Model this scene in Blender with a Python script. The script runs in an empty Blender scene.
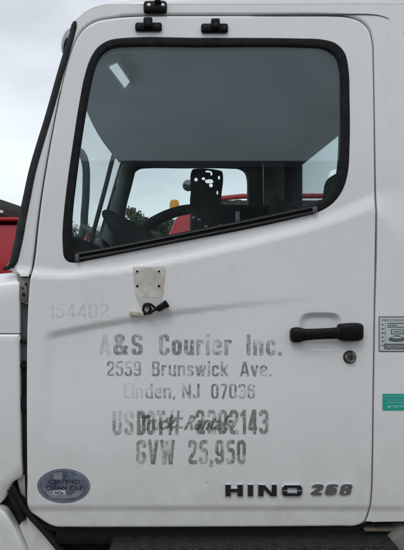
import bpy, bmesh, math, random
import numpy as np
from mathutils import Vector, Matrix, geometry
R = math.radians
random.seed(7); rng = np.random.default_rng(7)
sc = bpy.context.scene
C = sc.collection

# ------------------------------------------------------------------ camera, world, sun, exposure
S = 0.0026            # metres per photo pixel on the plane of the cab's side
D = 1.70              # camera to that plane
VX, VY, EYE = 165.0, 275.0, 1.60
cam_d = bpy.data.cameras.new('camera'); cam = bpy.data.objects.new('camera', cam_d); C.objects.link(cam)
cam.location = (0, -D, EYE); cam.rotation_euler = (R(90), 0, 0)
cam_d.sensor_fit = 'HORIZONTAL'; cam_d.sensor_width = 36
cam_d.lens = 36*D/(404*S); cam_d.shift_x = (202-VX)/404
cam_d.clip_start = 0.05; cam_d.clip_end = 2000
sc.camera = cam

w = bpy.data.worlds.new('World'); sc.world = w; w.use_nodes = True
nt = w.node_tree; nt.nodes.clear(); N = nt.nodes.new; L = nt.links.new
out = N('ShaderNodeOutputWorld'); bg = N('ShaderNodeBackground'); bg.inputs[1].default_value = 0.1
sky = N('ShaderNodeTexSky'); sky.sky_type = 'NISHITA'; sky.sun_disc = False
sky.sun_elevation = R(52); sky.sun_rotation = R(200)
tc = N('ShaderNodeTexCoord'); mp = N('ShaderNodeMapping'); mp.inputs['Scale'].default_value = (1, 1, 2.2)
mp.inputs['Location'].default_value = (0.35, 0.2, 0.1)
L(tc.outputs['Generated'], mp.inputs[0])
n1 = N('ShaderNodeTexNoise'); n1.inputs['Scale'].default_value = 2.6; n1.inputs['Detail'].default_value = 6; n1.inputs['Roughness'].default_value = .5
L(mp.outputs[0], n1.inputs['Vector'])
cr = N('ShaderNodeValToRGB')
cr.color_ramp.elements[0].position = .30; cr.color_ramp.elements[0].color = (6.0, 6.35, 6.8, 1)
cr.color_ramp.elements[1].position = .60; cr.color_ramp.elements[1].color = (8.7, 9.2, 9.8, 1)
L(n1.outputs[0], cr.inputs[0])
mx = N('ShaderNodeMix'); mx.data_type = 'RGBA'; mx.inputs[0].default_value = .9
L(sky.outputs[0], mx.inputs[6]); L(cr.outputs[0], mx.inputs[7]); L(mx.outputs[2], bg.inputs[0]); L(bg.outputs[0], out.inputs[0])

sun_d = bpy.data.lights.new('sun', 'SUN'); sun = bpy.data.objects.new('sun', sun_d); C.objects.link(sun)
sun_d.energy = 0.6; sun_d.angle = R(25); sun_d.color = (1, .97, .92)
sun.rotation_euler = (R(38), 0, R(-20))
sc.view_settings.view_transform = 'Standard'; sc.view_settings.look = 'None'
sc.view_settings.exposure = 0.2; sc.view_settings.gamma = 1
sc.render.engine = 'CYCLES'
sc.cycles.transparent_max_bounces = 24; sc.cycles.max_bounces = 10
sc.cycles.use_denoising = True

# ------------------------------------------------------------------ helpers
def W(px, py, Y=0.0):
    f = (1+Y/D)*S
    return Vector(((px-VX)*f, Y, EYE+(VY-py)*f))
def PX(px): return (px-VX)*S
def PZ(py): return EYE+(VY-py)*S

def mat(name, col, rough=.5, metal=0, coat=0, noise=0, nscale=8, bump=0, bscale=200, col2=None, spec=.5, streak=None, emis=None):
    m = bpy.data.materials.new(name); m.use_nodes = True
    t = m.node_tree; p = t.nodes['Principled BSDF']
    p.inputs['Base Color'].default_value = (*col, 1); p.inputs['Roughness'].default_value = rough
    p.inputs['Metallic'].default_value = metal; p.inputs['Coat Weight'].default_value = coat
    p.inputs['Coat Roughness'].default_value = .08; p.inputs['Specular IOR Level'].default_value = spec
    tcn = t.nodes.new('ShaderNodeTexCoord')
    if noise:
        n = t.nodes.new('ShaderNodeTexNoise'); n.inputs['Scale'].default_value = nscale; n.inputs['Detail'].default_value = 7
        n.inputs['Roughness'].default_value = .65
        src = tcn.outputs['Object']
        if streak:
            mm = t.nodes.new('ShaderNodeMapping'); mm.inputs['Scale'].default_value = streak
            t.links.new(src, mm.inputs[0]); src = mm.outputs[0]
        t.links.new(src, n.inputs['Vector'])
        r = t.nodes.new('ShaderNodeMapRange'); r.inputs[1].default_value = .35; r.inputs[2].default_value = .7
        r.inputs[3].default_value = 0; r.inputs[4].default_value = noise
        t.links.new(n.outputs[0], r.inputs[0])
        x = t.nodes.new('ShaderNodeMix'); x.data_type = 'RGBA'
        x.inputs[6].default_value = (*col, 1); x.inputs[7].default_value = (*(col2 or tuple(c*.5 for c in col)), 1)
        t.links.new(r.outputs[0], x.inputs[0]); t.links.new(x.outputs[2], p.inputs['Base Color'])
    if bump:
        n = t.nodes.new('ShaderNodeTexNoise'); n.inputs['Scale'].default_value = bscale; n.inputs['Detail'].default_value = 3
        t.links.new(tcn.outputs['Object'], n.inputs['Vector'])
        b = t.nodes.new('ShaderNodeBump'); b.inputs['Strength'].default_value = bump; b.inputs['Distance'].default_value = .002
        t.links.new(n.outputs[0], b.inputs['Height']); t.links.new(b.outputs[0], p.inputs['Normal'])
    if emis:
        p.inputs['Emission Color'].default_value = (*col, 1); p.inputs['Emission Strength'].default_value = emis
    return m

def paint_mat(name, col=(.83, .83, .82)):
    """white fleet paint: clear coat, faint orange peel, dust, small stains and hairline scratches"""
    m = bpy.data.materials.new(name); m.use_nodes = True; t = m.node_tree; p = t.nodes['Principled BSDF']
    n_ = t.nodes.new; l_ = t.links.new
    tcn = n_('ShaderNodeTexCoord')
    def noise(scale, detail, rough, lo, hi, a, b, mscale=None):
        src = tcn.outputs['Object']
        if mscale:
            mm = n_('ShaderNodeMapping'); mm.inputs['Scale'].default_value = mscale; l_(src, mm.inputs[0]); src = mm.outputs[0]
        n = n_('ShaderNodeTexNoise'); n.inputs['Scale'].default_value = scale; n.inputs['Detail'].default_value = detail
        n.inputs['Roughness'].default_value = rough; l_(src, n.inputs['Vector'])
        r = n_('ShaderNodeMapRange'); r.inputs[1].default_value = lo; r.inputs[2].default_value = hi
        r.inputs[3].default_value = a; r.inputs[4].default_value = b; l_(n.outputs[0], r.inputs[0]); return r.outputs[0]
    def mix(fac, a, b):
        x = n_('ShaderNodeMix'); x.data_type = 'RGBA'; l_(fac, x.inputs[0])
        if isinstance(a, tuple): x.inputs[6].default_value = (*a, 1)
        else: l_(a, x.inputs[6])
        x.inputs[7].default_value = (*b, 1); return x.outputs[2]
    c = mix(noise(3.0, 5, .6, .35, .7, 0, .30), col, tuple(v*.86 for v in col))
    c = mix(noise(4.5, 9, .75, .55, .80, 0, .34, (1.6, 1, .6)), c, (.52, .51, .47))      # run-off streaks
    c = mix(noise(60, 4, .7, .73, .79, 0, .4), c, (.36, .34, .29))                     # specks
    c = mix(noise(26, 3, .8, .66, .72, 0, .22, (1, 1, 9)), c, (.42, .43, .43))          # rubbed scratches
    # road film thickens towards the sill
    sx = n_('ShaderNodeSeparateXYZ'); l_(tcn.outputs['Object'], sx.inputs[0])
    mr = n_('ShaderNodeMapRange'); mr.inputs[1].default_value = 1.32; mr.inputs[2].default_value = .92; mr.inputs[3].default_value = 0; mr.inputs[4].default_value = 1; l_(sx.outputs[2], mr.inputs[0])
    mq = n_('ShaderNodeMath'); mq.operation = 'MULTIPLY'; l_(mr.outputs[0], mq.inputs[0]); l_(noise(14, 9, .75, .30, .75, .10, .62), mq.inputs[1])
    c = mix(mq.outputs[0], c, (.44, .43, .40))
    c = mix(noise(115, 2, .5, .765, .785, 0, .8), c, (.15, .13, .11))                # stone chips
    l_(c, p.inputs['Base Color'])
    l_(noise(7, 6, .6, .3, .7, .20, .44), p.inputs['Roughness'])
    p.inputs['Coat Weight'].default_value = .6; p.inputs['Coat Roughness'].default_value = .12
    nb = n_('ShaderNodeTexNoise'); nb.inputs['Scale'].default_value = 9; nb.inputs['Detail'].default_value = 2
    l_(tcn.outputs['Object'], nb.inputs['Vector'])
    b = n_('ShaderNodeBump'); b.inputs['Strength'].default_value = .25; b.inputs['Distance'].default_value = .004
    l_(nb.outputs[0], b.inputs['Height'])
    nb2 = n_('ShaderNodeTexNoise'); nb2.inputs['Scale'].default_value = 420; l_(tcn.outputs['Object'], nb2.inputs['Vector'])
    b2 = n_('ShaderNodeBump'); b2.inputs['Strength'].default_value = .06; b2.inputs['Distance'].default_value = .001
    l_(nb2.outputs[0], b2.inputs['Height']); l_(b.outputs[0], b2.inputs['Normal']); l_(b2.outputs[0], p.inputs['Normal'])
    return m

def glass_mat(name, tint, f0, dust=.022):
    m = bpy.data.materials.new(name); m.use_nodes = True; t = m.node_tree; t.nodes.clear(); n_ = t.nodes.new; l_ = t.links.new
    o = n_('ShaderNodeOutputMaterial'); mixs = n_('ShaderNodeMixShader'); tr = n_('ShaderNodeBsdfTransparent'); gl = n_('ShaderNodeBsdfGlossy')
    tr.inputs[0].default_value = (*tint, 1); gl.inputs['Roughness'].default_value = .015; gl.inputs['Color'].default_value = (.88, .97, 1, 1)
    lw = n_('ShaderNodeLayerWeight'); lw.inputs[0].default_value = .5
    pw = n_('ShaderNodeMath'); pw.operation = 'POWER'; pw.inputs[1].default_value = 5; l_(lw.outputs['Facing'], pw.inputs[0])
    ml = n_('ShaderNodeMath'); ml.operation = 'MULTIPLY_ADD'; ml.inputs[1].default_value = 1-f0; ml.inputs[2].default_value = f0
    l_(pw.outputs[0], ml.inputs[0]); l_(ml.outputs[0], mixs.inputs[0]); l_(tr.outputs[0], mixs.inputs[1]); l_(gl.outputs[0], mixs.inputs[2])
    # dried water marks and dust
    df = n_('ShaderNodeBsdfDiffuse'); df.inputs[0].default_value = (.55, .6, .6, 1); m2 = n_('ShaderNodeMixShader'); tcn = n_('ShaderNodeTexCoord')
    nz = n_('ShaderNodeTexNoise'); nz.inputs['Scale'].default_value = 5; nz.inputs['Detail'].default_value = 8; nz.inputs['Roughness'].default_value = .7; l_(tcn.outputs['Object'], nz.inputs['Vector'])
    mr = n_('ShaderNodeMapRange'); mr.inputs[1].default_value = .38; mr.inputs[2].default_value = .75; mr.inputs[3].default_value = .002; mr.inputs[4].default_value = dust; l_(nz.outputs[0], mr.inputs[0])
    l_(mr.outputs[0], m2.inputs[0]); l_(mixs.outputs[0], m2.inputs[1]); l_(df.outputs[0], m2.inputs[2])
    l_(m2.outputs[0], o.inputs[0]); return m

def worn_mat(name, col, amount, scale=26, rough=.6, streak=(1, 1, 1)):
    """old vinyl lettering: patches have flaked away and let the paint show"""
    m = bpy.data.materials.new(name); m.use_nodes = True; t = m.node_tree; p = t.nodes['Principled BSDF']; n_ = t.nodes.new; l_ = t.links.new
    p.inputs['Base Color'].default_value = (*col, 1); p.inputs['Roughness'].default_value = rough
    tcn = n_('ShaderNodeTexCoord'); mm = n_('ShaderNodeMapping'); mm.inputs['Scale'].default_value = streak
    l_(tcn.outputs['Object'], mm.inputs[0])
    def nz(sc_, det, lo, hi, a, b, src=None):
        n = n_('ShaderNodeTexNoise'); n.inputs['Scale'].default_value = sc_; n.inputs['Detail'].default_value = det; n.inputs['Roughness'].default_value = .75
        l_(src or mm.outputs[0], n.inputs['Vector']); r = n_('ShaderNodeMapRange'); r.inputs[1].default_value = lo; r.inputs[2].default_value = hi
        r.inputs[3].default_value = a; r.inputs[4].default_value = b; l_(n.outputs[0], r.inputs[0]); return r.outputs[0]
    big = nz(scale*.6, 4, .38, .58, .14, 1.0); fl_ = nz(scale*5, 7, .40, .50, .30, 1.0)      # broad fading, small flakes gone
    r = n_('ShaderNodeMath'); r.operation = 'MULTIPLY'; l_(big, r.inputs[0]); l_(fl_, r.inputs[1])
    r2 = n_('ShaderNodeMath'); r2.operation = 'MULTIPLY'; l_(r.outputs[0], r2.inputs[0]); r2.inputs[1].default_value = amount; r = r2
    l_(r.outputs[0], p.inputs['Alpha']); return m

M = {}
M['paint'] = paint_mat('white_paint')
M['paint_far'] = mat('white_paint_plain', (.7, .71, .72), .35, coat=.3, noise=.5, nscale=5, col2=(.55, .55, .53))
M['cream'] = mat('dirty_cream_metal', (.36, .36, .31), .6, noise=.8, nscale=30, col2=(.14, .13, .11))
M['rubber'] = mat('black_rubber', (.007, .008, .009), .6, spec=.14, noise=.7, nscale=40, col2=(.024, .024, .023), bump=.15, bscale=300)
M['strip'] = mat('weathered_rubber', (.040, .042, .043), .65, spec=.2, noise=.9, nscale=25, col2=(.013, .013, .014), bump=.2, bscale=250)
M['plastic'] = mat('black_plastic', (.004, .0045, .005), .4, spec=.16, noise=.6, nscale=30, col2=(.014, .014, .014), bump=.25, bscale=500)
M['black'] = mat('dark_void', (.006, .006, .006), .85, spec=.2, noise=.5, nscale=10, col2=(.015, .014, .013))
M['jamb'] = mat('dark_jamb', (.010, .011, .011), .8, spec=.2, noise=.9, nscale=14, col2=(.03, .03, .028))
M['head'] = mat('grey_headliner', (.215, .295, .31), .95, noise=.6, nscale=3, col2=(.155, .22, .232), bump=.1, bscale=500)
M['trim'] = mat('grey_cab_trim', (.075, .09, .095), .75, spec=.3, noise=.6, nscale=10, col2=(.05, .06, .064))
M['trimd'] = mat('dark_cab_trim', (.012, .014, .015), .7, spec=.3, noise=.6, nscale=12, col2=(.02, .021, .021))
M['seat'] = mat('charcoal_seat_cloth', (.035, .038, .04), .95, noise=.6, nscale=40, col2=(.06, .06, .06), bump=.5, bscale=600)
M['glass'] = glass_mat('tinted_glass', (.92, .965, .96), .038)
M['glass2'] = glass_mat('clear_glass', (.97, .99, .99), .03, .02)
M['chrome'] = mat('chrome', (.6, .6, .6), .16, metal=1, noise=.5, nscale=60, col2=(.3, .3, .29))
M['badge'] = mat('dark_badge_metal', (.07, .07, .075), .2, metal=.85, noise=.5, nscale=40, col2=(.05, .05, .05))
M['badge_edge'] = mat('badge_edge_metal', (.62, .63, .64), .25, metal=.9)
M['badge2'] = mat('dull_badge_metal', (.14, .14, .14), .4, metal=.4, noise=.7, nscale=60, col2=(.2, .2, .2))
M['letters'] = worn_mat('worn_grey_lettering', (.20, .21, .20), .78, 24)
M['letters_b'] = worn_mat('streaked_grey_lettering', (.17, .175, .16), .80, 28, streak=(1.6, 1, .9))
M['letters_f'] = worn_mat('faded_grey_lettering', (.24, .245, .24), .62, 22)
M['script'] = worn_mat('worn_dark_script', (.10, .105, .10), 1.0, 34)
M['ghost'] = worn_mat('ghost_lettering', (.42, .43, .44), .27, 14)
M['ghost2'] = worn_mat('faint_ghost_digits', (.46, .47, .47), .24, 16)
M['stain'] = worn_mat('faint_glue_stain', (.42, .42, .39), .22, 9)
M['pad'] = mat('beige_glue_pad', (.64, .635, .59), .7, noise=1, nscale=34, col2=(.43, .37, .32), bump=.5, bscale=150)
M['pad2'] = mat('pale_glue_pad', (.63, .63, .60), .65, noise=.7, nscale=30, col2=(.5, .49, .45), bump=.4, bscale=150)
M['creamp'] = mat('cream_plastic', (.55, .52, .38), .5, noise=.6, nscale=60, col2=(.3, .28, .2))
M['stk_blue'] = mat('foil_sticker', (.07, .08, .15), .28, metal=.3, noise=1, nscale=30, col2=(.30, .34, .38), streak=(1, 1, .6))
M['stk_grey'] = mat('foil_sticker_pale', (.34, .35, .38), .35, metal=.3, noise=.9, nscale=40, col2=(.22, .24, .28))
M['stk_ink'] = mat('foil_sticker_ink', (.03, .03, .05), .5)
M['stk_white'] = mat('foil_sticker_white', (.55, .55, .6), .5)
M['label'] = mat('silver_label', (.60, .66, .67), .4, metal=.1, noise=.5, nscale=50, col2=(.50, .57, .58))
M['ink'] = mat('label_ink', (.10, .11, .12), .6)
M['green'] = mat('green_label', (.012, .40, .30), .45, noise=.5, nscale=60, col2=(.01, .28, .2))
M['greenw'] = mat('green_label_print', (.22, .62, .56), .5)
M['step'] = mat('black_step_tread', (.008, .008, .008), .6, spec=.3, noise=.9, nscale=45, col2=(.025, .0245, .022), bump=.9, bscale=90)
M['steel'] = mat('grey_steel', (.22, .22, .22), .45, metal=.6, noise=.8, nscale=20, col2=(.1, .08, .06))
M['rust'] = mat('rusty_sill', (.12, .10, .08), .8, noise=.9, nscale=25, col2=(.07, .05, .035))
M['red'] = mat('red_paint', (.46, .012, .025), .35, coat=.2, noise=.5, nscale=4, col2=(.30, .01, .018))
M['tarp'] = mat('dark_tarpaulin', (.035, .036, .033), .8, noise=.8, nscale=5, col2=(.06, .06, .05), bump=.5, bscale=20)
M['amber'] = mat('amber_lens', (.75, .33, .01), .3, noise=.5, nscale=20, col2=(.5, .2, .01))
M['mirror'] = mat('mirror_face', (.5, .52, .53), .12, metal=1)
M['tyre'] = mat('tyre_rubber', (.02, .02, .02), .85, noise=.6, nscale=20, col2=(.05, .045, .04))
M['bark'] = mat('bark', (.10, .075, .055), .9, noise=.8, nscale=8)
M['leaf'] = [mat('leaves_%s' % k, c, .6, noise=.6, nscale=1.5, col2=tuple(v*.55 for v in c)) for k, c in
             (('olive', (.075, .10, .045)), ('dull_green', (.055, .09, .045)), ('deep_green', (.04, .07, .035)))]

def tagk(o, label=None, cat=None, group=None, kind=None):
    if label: o['label'] = label
    if cat: o['category'] = cat
    if group: o['group'] = group
    if kind: o['kind'] = kind
    return o
def empty(name, loc=(0, 0, 0), rz=0):
    o = bpy.data.objects.new(name, None); C.objects.link(o); o.location = loc; o.rotation_euler.z = rz; o.empty_display_size = .1
    return o
def link(o, parent=None):
    C.objects.link(o)
    if parent is not None:
        bpy.context.view_layer.update()
        o.parent = parent; o.matrix_parent_inverse = parent.matrix_world.inverted()
    return o

class MB:
    """collects shapes (world coordinates) and links them as one mesh object"""
    def __init__(s): s.v = []; s.f = []; s.m = []; s.sm = []; s.n = {}
    def add(s, vs, fs, mi=0, smooth=False, normals=None):
        k = len(s.v); s.v += [tuple(v) for v in vs]
        for f in fs: s.f.append(tuple(i+k for i in f)); s.m.append(mi); s.sm.append(smooth)
        if normals is not None:
            for i, nn in enumerate(normals): s.n[i+k] = tuple(nn)
        return s
    def bm(s, b, mi=0, smooth=False, mw=None):
        b.verts.index_update()
        vs = [(mw @ v.co) if mw else v.co.copy() for v in b.verts]
        s.add(vs, [[v.index for v in f.verts] for f in b.faces], mi, smooth); b.free(); return s
    def box(s, lo, hi, bev=0, mi=0, seg=2, rot=None, smooth=True):
        lo = Vector(lo); hi = Vector(hi); c = (lo+hi)/2; d = hi-lo
        b = bmesh.new(); bmesh.ops.create_cube(b, size=1)
        for v in b.verts: v.co = Vector((v.co.x*d.x, v.co.y*d.y, v.co.z*d.z))
        if bev: bmesh.ops.bevel(b, geom=b.edges[:]+b.verts[:], offset=min(bev, min(d)*.49), segments=seg, profile=.5, affect='EDGES')
        mw = Matrix.Translation(c)
        if rot: mw = mw @ rot
        return s.bm(b, mi, bool(bev) and smooth, mw)
    def tube(s, pts, r, mi=0, n=12, close=False):
        pts = [Vector(p) for p in pts]; rs = r if isinstance(r, (list, tuple)) else [r]*len(pts)
        vs = []; fs = []; up = None
        for i, p in enumerate(pts):
            if close: t = pts[(i+1) % len(pts)]-pts[i-1]
            else: t = pts[min(i+1, len(pts)-1)]-pts[max(i-1, 0)]
            t.normalize()
            if up is None: up = t.orthogonal().normalized()
            up = (up-t*up.dot(t)).normalized(); q = t.cross(up)
            for k in range(n):
                a = 2*math.pi*k/n; vs.append(p+(up*math.cos(a)+q*math.sin(a))*rs[i])
        m = len(pts)
        for i in range(m if close else m-1):
            j = (i+1) % m
            for k in range(n): fs.append((i*n+k, i*n+(k+1) % n, j*n+(k+1) % n, j*n+k))
        if not close: fs.append(tuple(range(n))[::-1]); fs.append(tuple((m-1)*n+k for k in range(n)))
        return s.add(vs, fs, mi, True)
    def lathe(s, prof, axis_p, axis_d, mi=0, n=32):
        """prof: (distance along axis, radius)"""
        d = Vector(axis_d).normalized(); u = d.orthogonal().normalized(); q = d.cross(u); P = Vector(axis_p); vs = []; fs = []
        for (h, r) in prof:
            for k in range(n):
                a = 2*math.pi*k/n; vs.append(P+d*h+(u*math.cos(a)+q*math.sin(a))*r)
        for i in range(len(prof)-1):
            for k in range(n): fs.append((i*n+k, i*n+(k+1) % n, (i+1)*n+(k+1) % n, (i+1)*n+k))
        fs.append(tuple(range(n))[::-1]); fs.append(tuple((len(prof)-1)*n+k for k in range(n)))
        return s.add(vs, fs, mi, True)
    def prism(s, poly, y0, y1, mi=0, bev=0):
        """poly: (x, z) outline extruded along Y"""
        b = bmesh.new(); vs = [b.verts.new((x, y0, z)) for x, z in poly]; f = b.faces.new(vs)
        r = bmesh.ops.extrude_face_region(b, geom=[f])
        for g in r['geom']:
            if isinstance(g, bmesh.types.BMVert): g.co.y = y1
        bmesh.ops.recalc_face_normals(b, faces=b.faces[:])
        if bev: bmesh.ops.bevel(b, geom=b.edges[:], offset=bev, segments=2, profile=.5, affect='EDGES')
        return s.bm(b, mi, bool(bev))
    def build(s, name, mats, parent=None, angle=35):
        me = bpy.data.meshes.new(name); me.from_pydata(s.v, [], s.f)
        mats = mats if isinstance(mats, (list, tuple)) else [mats]
        for m in mats: me.materials.append(m)
        me.polygons.foreach_set('material_index', s.m); me.polygons.foreach_set('use_smooth', s.sm); me.update()
        if any(s.sm) and not s.n:
            me.set_sharp_from_angle(angle=R(angle))
        if s.n:
            arr = [s.n.get(i, (0, 0, 0)) for i in range(len(s.v))]
            me.normals_split_custom_set_from_vertices(arr)
        o = bpy.data.objects.new(name, me); return link(o, parent)

# --- 2D tools
def resample(pts, step, closed=True):
    pts = [Vector(p).to_2d() if len(p) > 2 else Vector(p) for p in pts]; n = len(pts); outp = []
    rngi = range(n if closed else n-1)
    for i in rngi:
        if closed: p0, p1, p2, p3 = pts[i-1], pts[i], pts[(i+1) % n], pts[(i+2) % n]
        else: p0, p1, p2, p3 = pts[max(i-1, 0)], pts[i], pts[i+1], pts[min(i+2, n-1)]
        d = (p2-p1).length; k = max(1, int(round(d/step)))
        # centripetal-like: damp tangents by local lengths
        d0 = max((p1-p0).length, 1e-6); d2 = max((p3-p2).length, 1e-6)
        t1 = ((p1-p0)/d0*d + (p2-p1))*.5 if d0 > 1e-5 else (p2-p1); t2 = ((p3-p2)/d2*d+(p2-p1))*.5
        for j in range(k):
            t = j/k; a = 2*t**3-3*t**2+1; b = t**3-2*t**2+t; c = -2*t**3+3*t**2; e = t**3-t**2
            q = p1*a+t1*b+p2*c+t2*e; outp.append((q.x, q.y))
    if not closed: outp.append(tuple(pts[-1]))
    return np.array(outp)
def inside(P, poly):
    x, y = P[:, 0], P[:, 1]; r = np.zeros(len(P), bool); a = poly; b = np.roll(poly, -1, 0)
    for (x1, y1), (x2, y2) in zip(a, b):
        if y1 == y2: continue
        c = ((y1 > y) != (y2 > y)) & (x < (x2-x1)*(y-y1)/(y2-y1)+x1); r ^= c
    return r
def dist(P, poly):
    a = poly; b = np.roll(poly, -1, 0); best = np.full(len(P), 1e9)
    for p, q in zip(a, b):
        d = q-p; l2 = (d**2).sum()+1e-12; t = np.clip(((P-p)@d)/l2, 0, 1)
        e = P-(p+t[:, None]*d); best = np.minimum(best, np.sqrt((e**2).sum(1)))
    return best
def offset(poly, d):
    """d > 0 shrinks"""
    a = np.roll(poly, 1, 0); b = np.roll(poly, -1, 0); t = b-a; t /= np.linalg.norm(t, axis=1)[:, None]+1e-9
    n = np.stack([-t[:, 1], t[:, 0]], 1)
    area = .5*np.sum(poly[:, 0]*np.roll(poly[:, 1], -1)-np.roll(poly[:, 0], -1)*poly[:, 1])
    return poly+n*(d if area > 0 else -d)
def sstep(t): t = np.clip(t, 0, 1); return t*t*(3-2*t)

def skin(outline, holes, hf, grid=3.0, rings=(), Y0=0.0, depth=.02, fine=None, mi=0, mb=None, outward=-1, skip=None, cuts=()):
    """sheet over a pixel-measured outline on the cab side, raised by hf(x, y) metres, with rims folded inwards"""
    mb = mb or MB()
    loops = [outline]+list(holes)
    pts = []; edges = []
    for lp in loops:
        k = len(pts); pts += [tuple(p) for p in lp]; edges += [(k+i, k+(i+1) % len(lp)) for i in range(len(lp))]
    extra = []
    x0, y0 = outline.min(0); x1, y1 = outline.max(0)
    gx, gy = np.meshgrid(np.arange(x0, x1, grid), np.arange(y0, y1, grid)); gx = gx+((np.arange(gx.shape[0]) % 2)[:, None])*grid*.5
    extra.append(np.stack([gx.ravel(), gy.ravel()], 1))
    if fine:
        for (fx0, fy0, fx1, fy1, g) in fine:
            gx, gy = np.meshgrid(np.arange(fx0, fx1, g), np.arange(fy0, fy1, g)); gx = gx+((np.arange(gx.shape[0]) % 2)[:, None])*g*.5
            extra.append(np.stack([gx.ravel(), gy.ravel()], 1))
    for (pa, pb_) in cuts:
        k = len(pts); pts += [pa, pb_]; edges.append((k, k+1))
    E = np.concatenate(extra); ok = inside(E, outline)
    for h in holes: ok &= ~inside(E, h)
    E = E[ok]; dm = np.full(len(E), 1e9)
    for lp in loops: dm = np.minimum(dm, dist(E, lp))
    E = E[dm > (max(rings)+.6*grid if rings else .45*grid)]
    ringp = []
    for r in rings:
        for i, lp in enumerate(loops): ringp.append(offset(lp, r if i == 0 else -r))
    if ringp:
        Q = np.concatenate(ringp); ok = inside(Q, outline)
        for h in holes: ok &= ~inside(Q, h)
        E = np.concatenate([E, Q[ok]])
    nb = len(pts); allp = [Vector(p) for p in pts]+[Vector(p) for p in E]
    v2, e2, f2, *_ = geometry.delaunay_2d_cdt(allp, edges, [], 0, 1e-5)
    V = np.array([tuple(v) for v in v2]); F = np.array([f for f in f2 if len(f) == 3])
    cen = V[F].mean(1); ok = inside(cen, outline)
    for h in holes: ok &= ~inside(cen, h)
    F = F[ok]
    if skip is not None: cc_ = V[F].mean(1); F = F[~skip(cc_[:, 0], cc_[:, 1])]
    H = hf(V[:, 0], V[:, 1]); e = .35
    hx = (hf(V[:, 0]+e, V[:, 1])-hf(V[:, 0]-e, V[:, 1]))/(2*e*S); hy = (hf(V[:, 0], V[:, 1]+e)-hf(V[:, 0], V[:, 1]-e))/(2*e*S)
    # pixel y grows downwards: dz = -dy
    nn = np.stack([-hx, np.full(len(V), 1.0), hy], 1); nn /= np.linalg.norm(nn, axis=1)[:, None]
    nn[:, 1] *= outward
    X = (V[:, 0]-VX)*S; Z = EYE+(VY-V[:, 1])*S; Y = Y0+outward*H
    vs = np.stack([X, Y, Z], 1)
    a = vs[F[:, 1]]-vs[F[:, 0]]; b = vs[F[:, 2]]-vs[F[:, 0]]; c = np.cross(a, b)[:, 1]
    F[c*outward < 0] = F[c*outward < 0][:, ::-1]
    mb.add(vs.tolist(), F.tolist(), mi, True, nn.tolist())
    if depth:
        for lp in loops:
            h = hf(lp[:, 0], lp[:, 1]); n = len(lp)
            top = [((x-VX)*S, Y0+outward*hh, EYE+(VY-y)*S) for (x, y), hh in zip(lp, h)]
            bot = [(p[0], Y0-outward*depth, p[2]) for p in top]
            sk_ = skip(lp[:, 0], lp[:, 1]) if skip is not None else np.zeros(n, bool)
            mb.add(top+bot, [(i, (i+1) % n, n+(i+1) % n, n+i) for i in range(n) if not sk_[i]], mi, False)
    return mb

def rounded(hf, loops, r, drop=None):
    """rounds the rim of a height field with radius r pixels"""
    def g(x, y):
        P = np.stack([np.ravel(x), np.ravel(y)], 1); d = np.full(len(P), 1e9)
        for lp in loops: d = np.minimum(d, dist(P, lp))
        t = np.clip(1-d/r, 0, 1)
        return hf(x, y)-(r*S if drop is None else drop)*(1-np.sqrt(np.clip(1-t*t, 0, 1)))
    return g

FONT_CACHE = {}
def text_mesh(s, x0, x1, ytop, ybase, hfun, mi=0, bold=0.0, shear=0.0, lift=.0006, thick=0.0, mb=None, Y0=0.0, bevel=0, tilt=0.0, edge_mi=None, desc=True):
    """lettering fitted to a box measured on the cab side: caps from ytop down to ybase"""
    mb = mb or MB()
    cu = bpy.data.curves.new('t', 'FONT'); cu.body = s; cu.size = 1; cu.offset = bold; cu.shear = shear; cu.resolution_u = 3
    cu.extrude = .1 if thick else 0; cu.bevel_depth = bevel; cu.bevel_resolution = 1
    o = bpy.data.objects.new('t', cu); C.objects.link(o); dg = bpy.context.evaluated_depsgraph_get()
    me = bpy.data.meshes.new_from_object(o.evaluated_get(dg))
    V = np.array([tuple(v.co) for v in me.vertices]); F = [tuple(p.vertices) for p in me.polygons]; PN = [p.normal.z for p in me.polygons]
    bpy.data.objects.remove(o); bpy.data.curves.remove(cu); bpy.data.meshes.remove(me)
    cap = .73+bold   # cap height of the built-in face at size 1
    u = (V[:, 0]-V[:, 0].min())/(V[:, 0].max()-V[:, 0].min()); px = x0+u*(x1-x0)
    py = ybase-(V[:, 1]+bold*.5)/cap*(ybase-ytop)+tilt*(px-x0)
    zz = (V[:, 2]-V[:, 2].min())/max(1e-6, V[:, 2].max()-V[:, 2].min()) if thick else np.zeros(len(V))
    h = hfun(px, py)+lift+zz*thick
    vs = np.stack([(px-VX)*S, Y0-h, EYE+(VY-py)*S], 1)
    if not thick:
        Fo = []
        for f in F:
            a, b, c = vs[f[0]], vs[f[1]], vs[f[2]]
            Fo.append(f if np.cross(b-a, c-a)[1] < 0 else f[::-1])
        mb.add(vs.tolist(), Fo, mi, False)
    else:
        if edge_mi is None: mb.add(vs.tolist(), F, mi, False)
        else:
            k = len(mb.v); mb.add(vs.tolist(), F, mi, False)
            for i in range(len(F)):
                if abs(PN[i]) < .9: mb.m[len(mb.m)-len(F)+i] = edge_mi
    return mb

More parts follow.
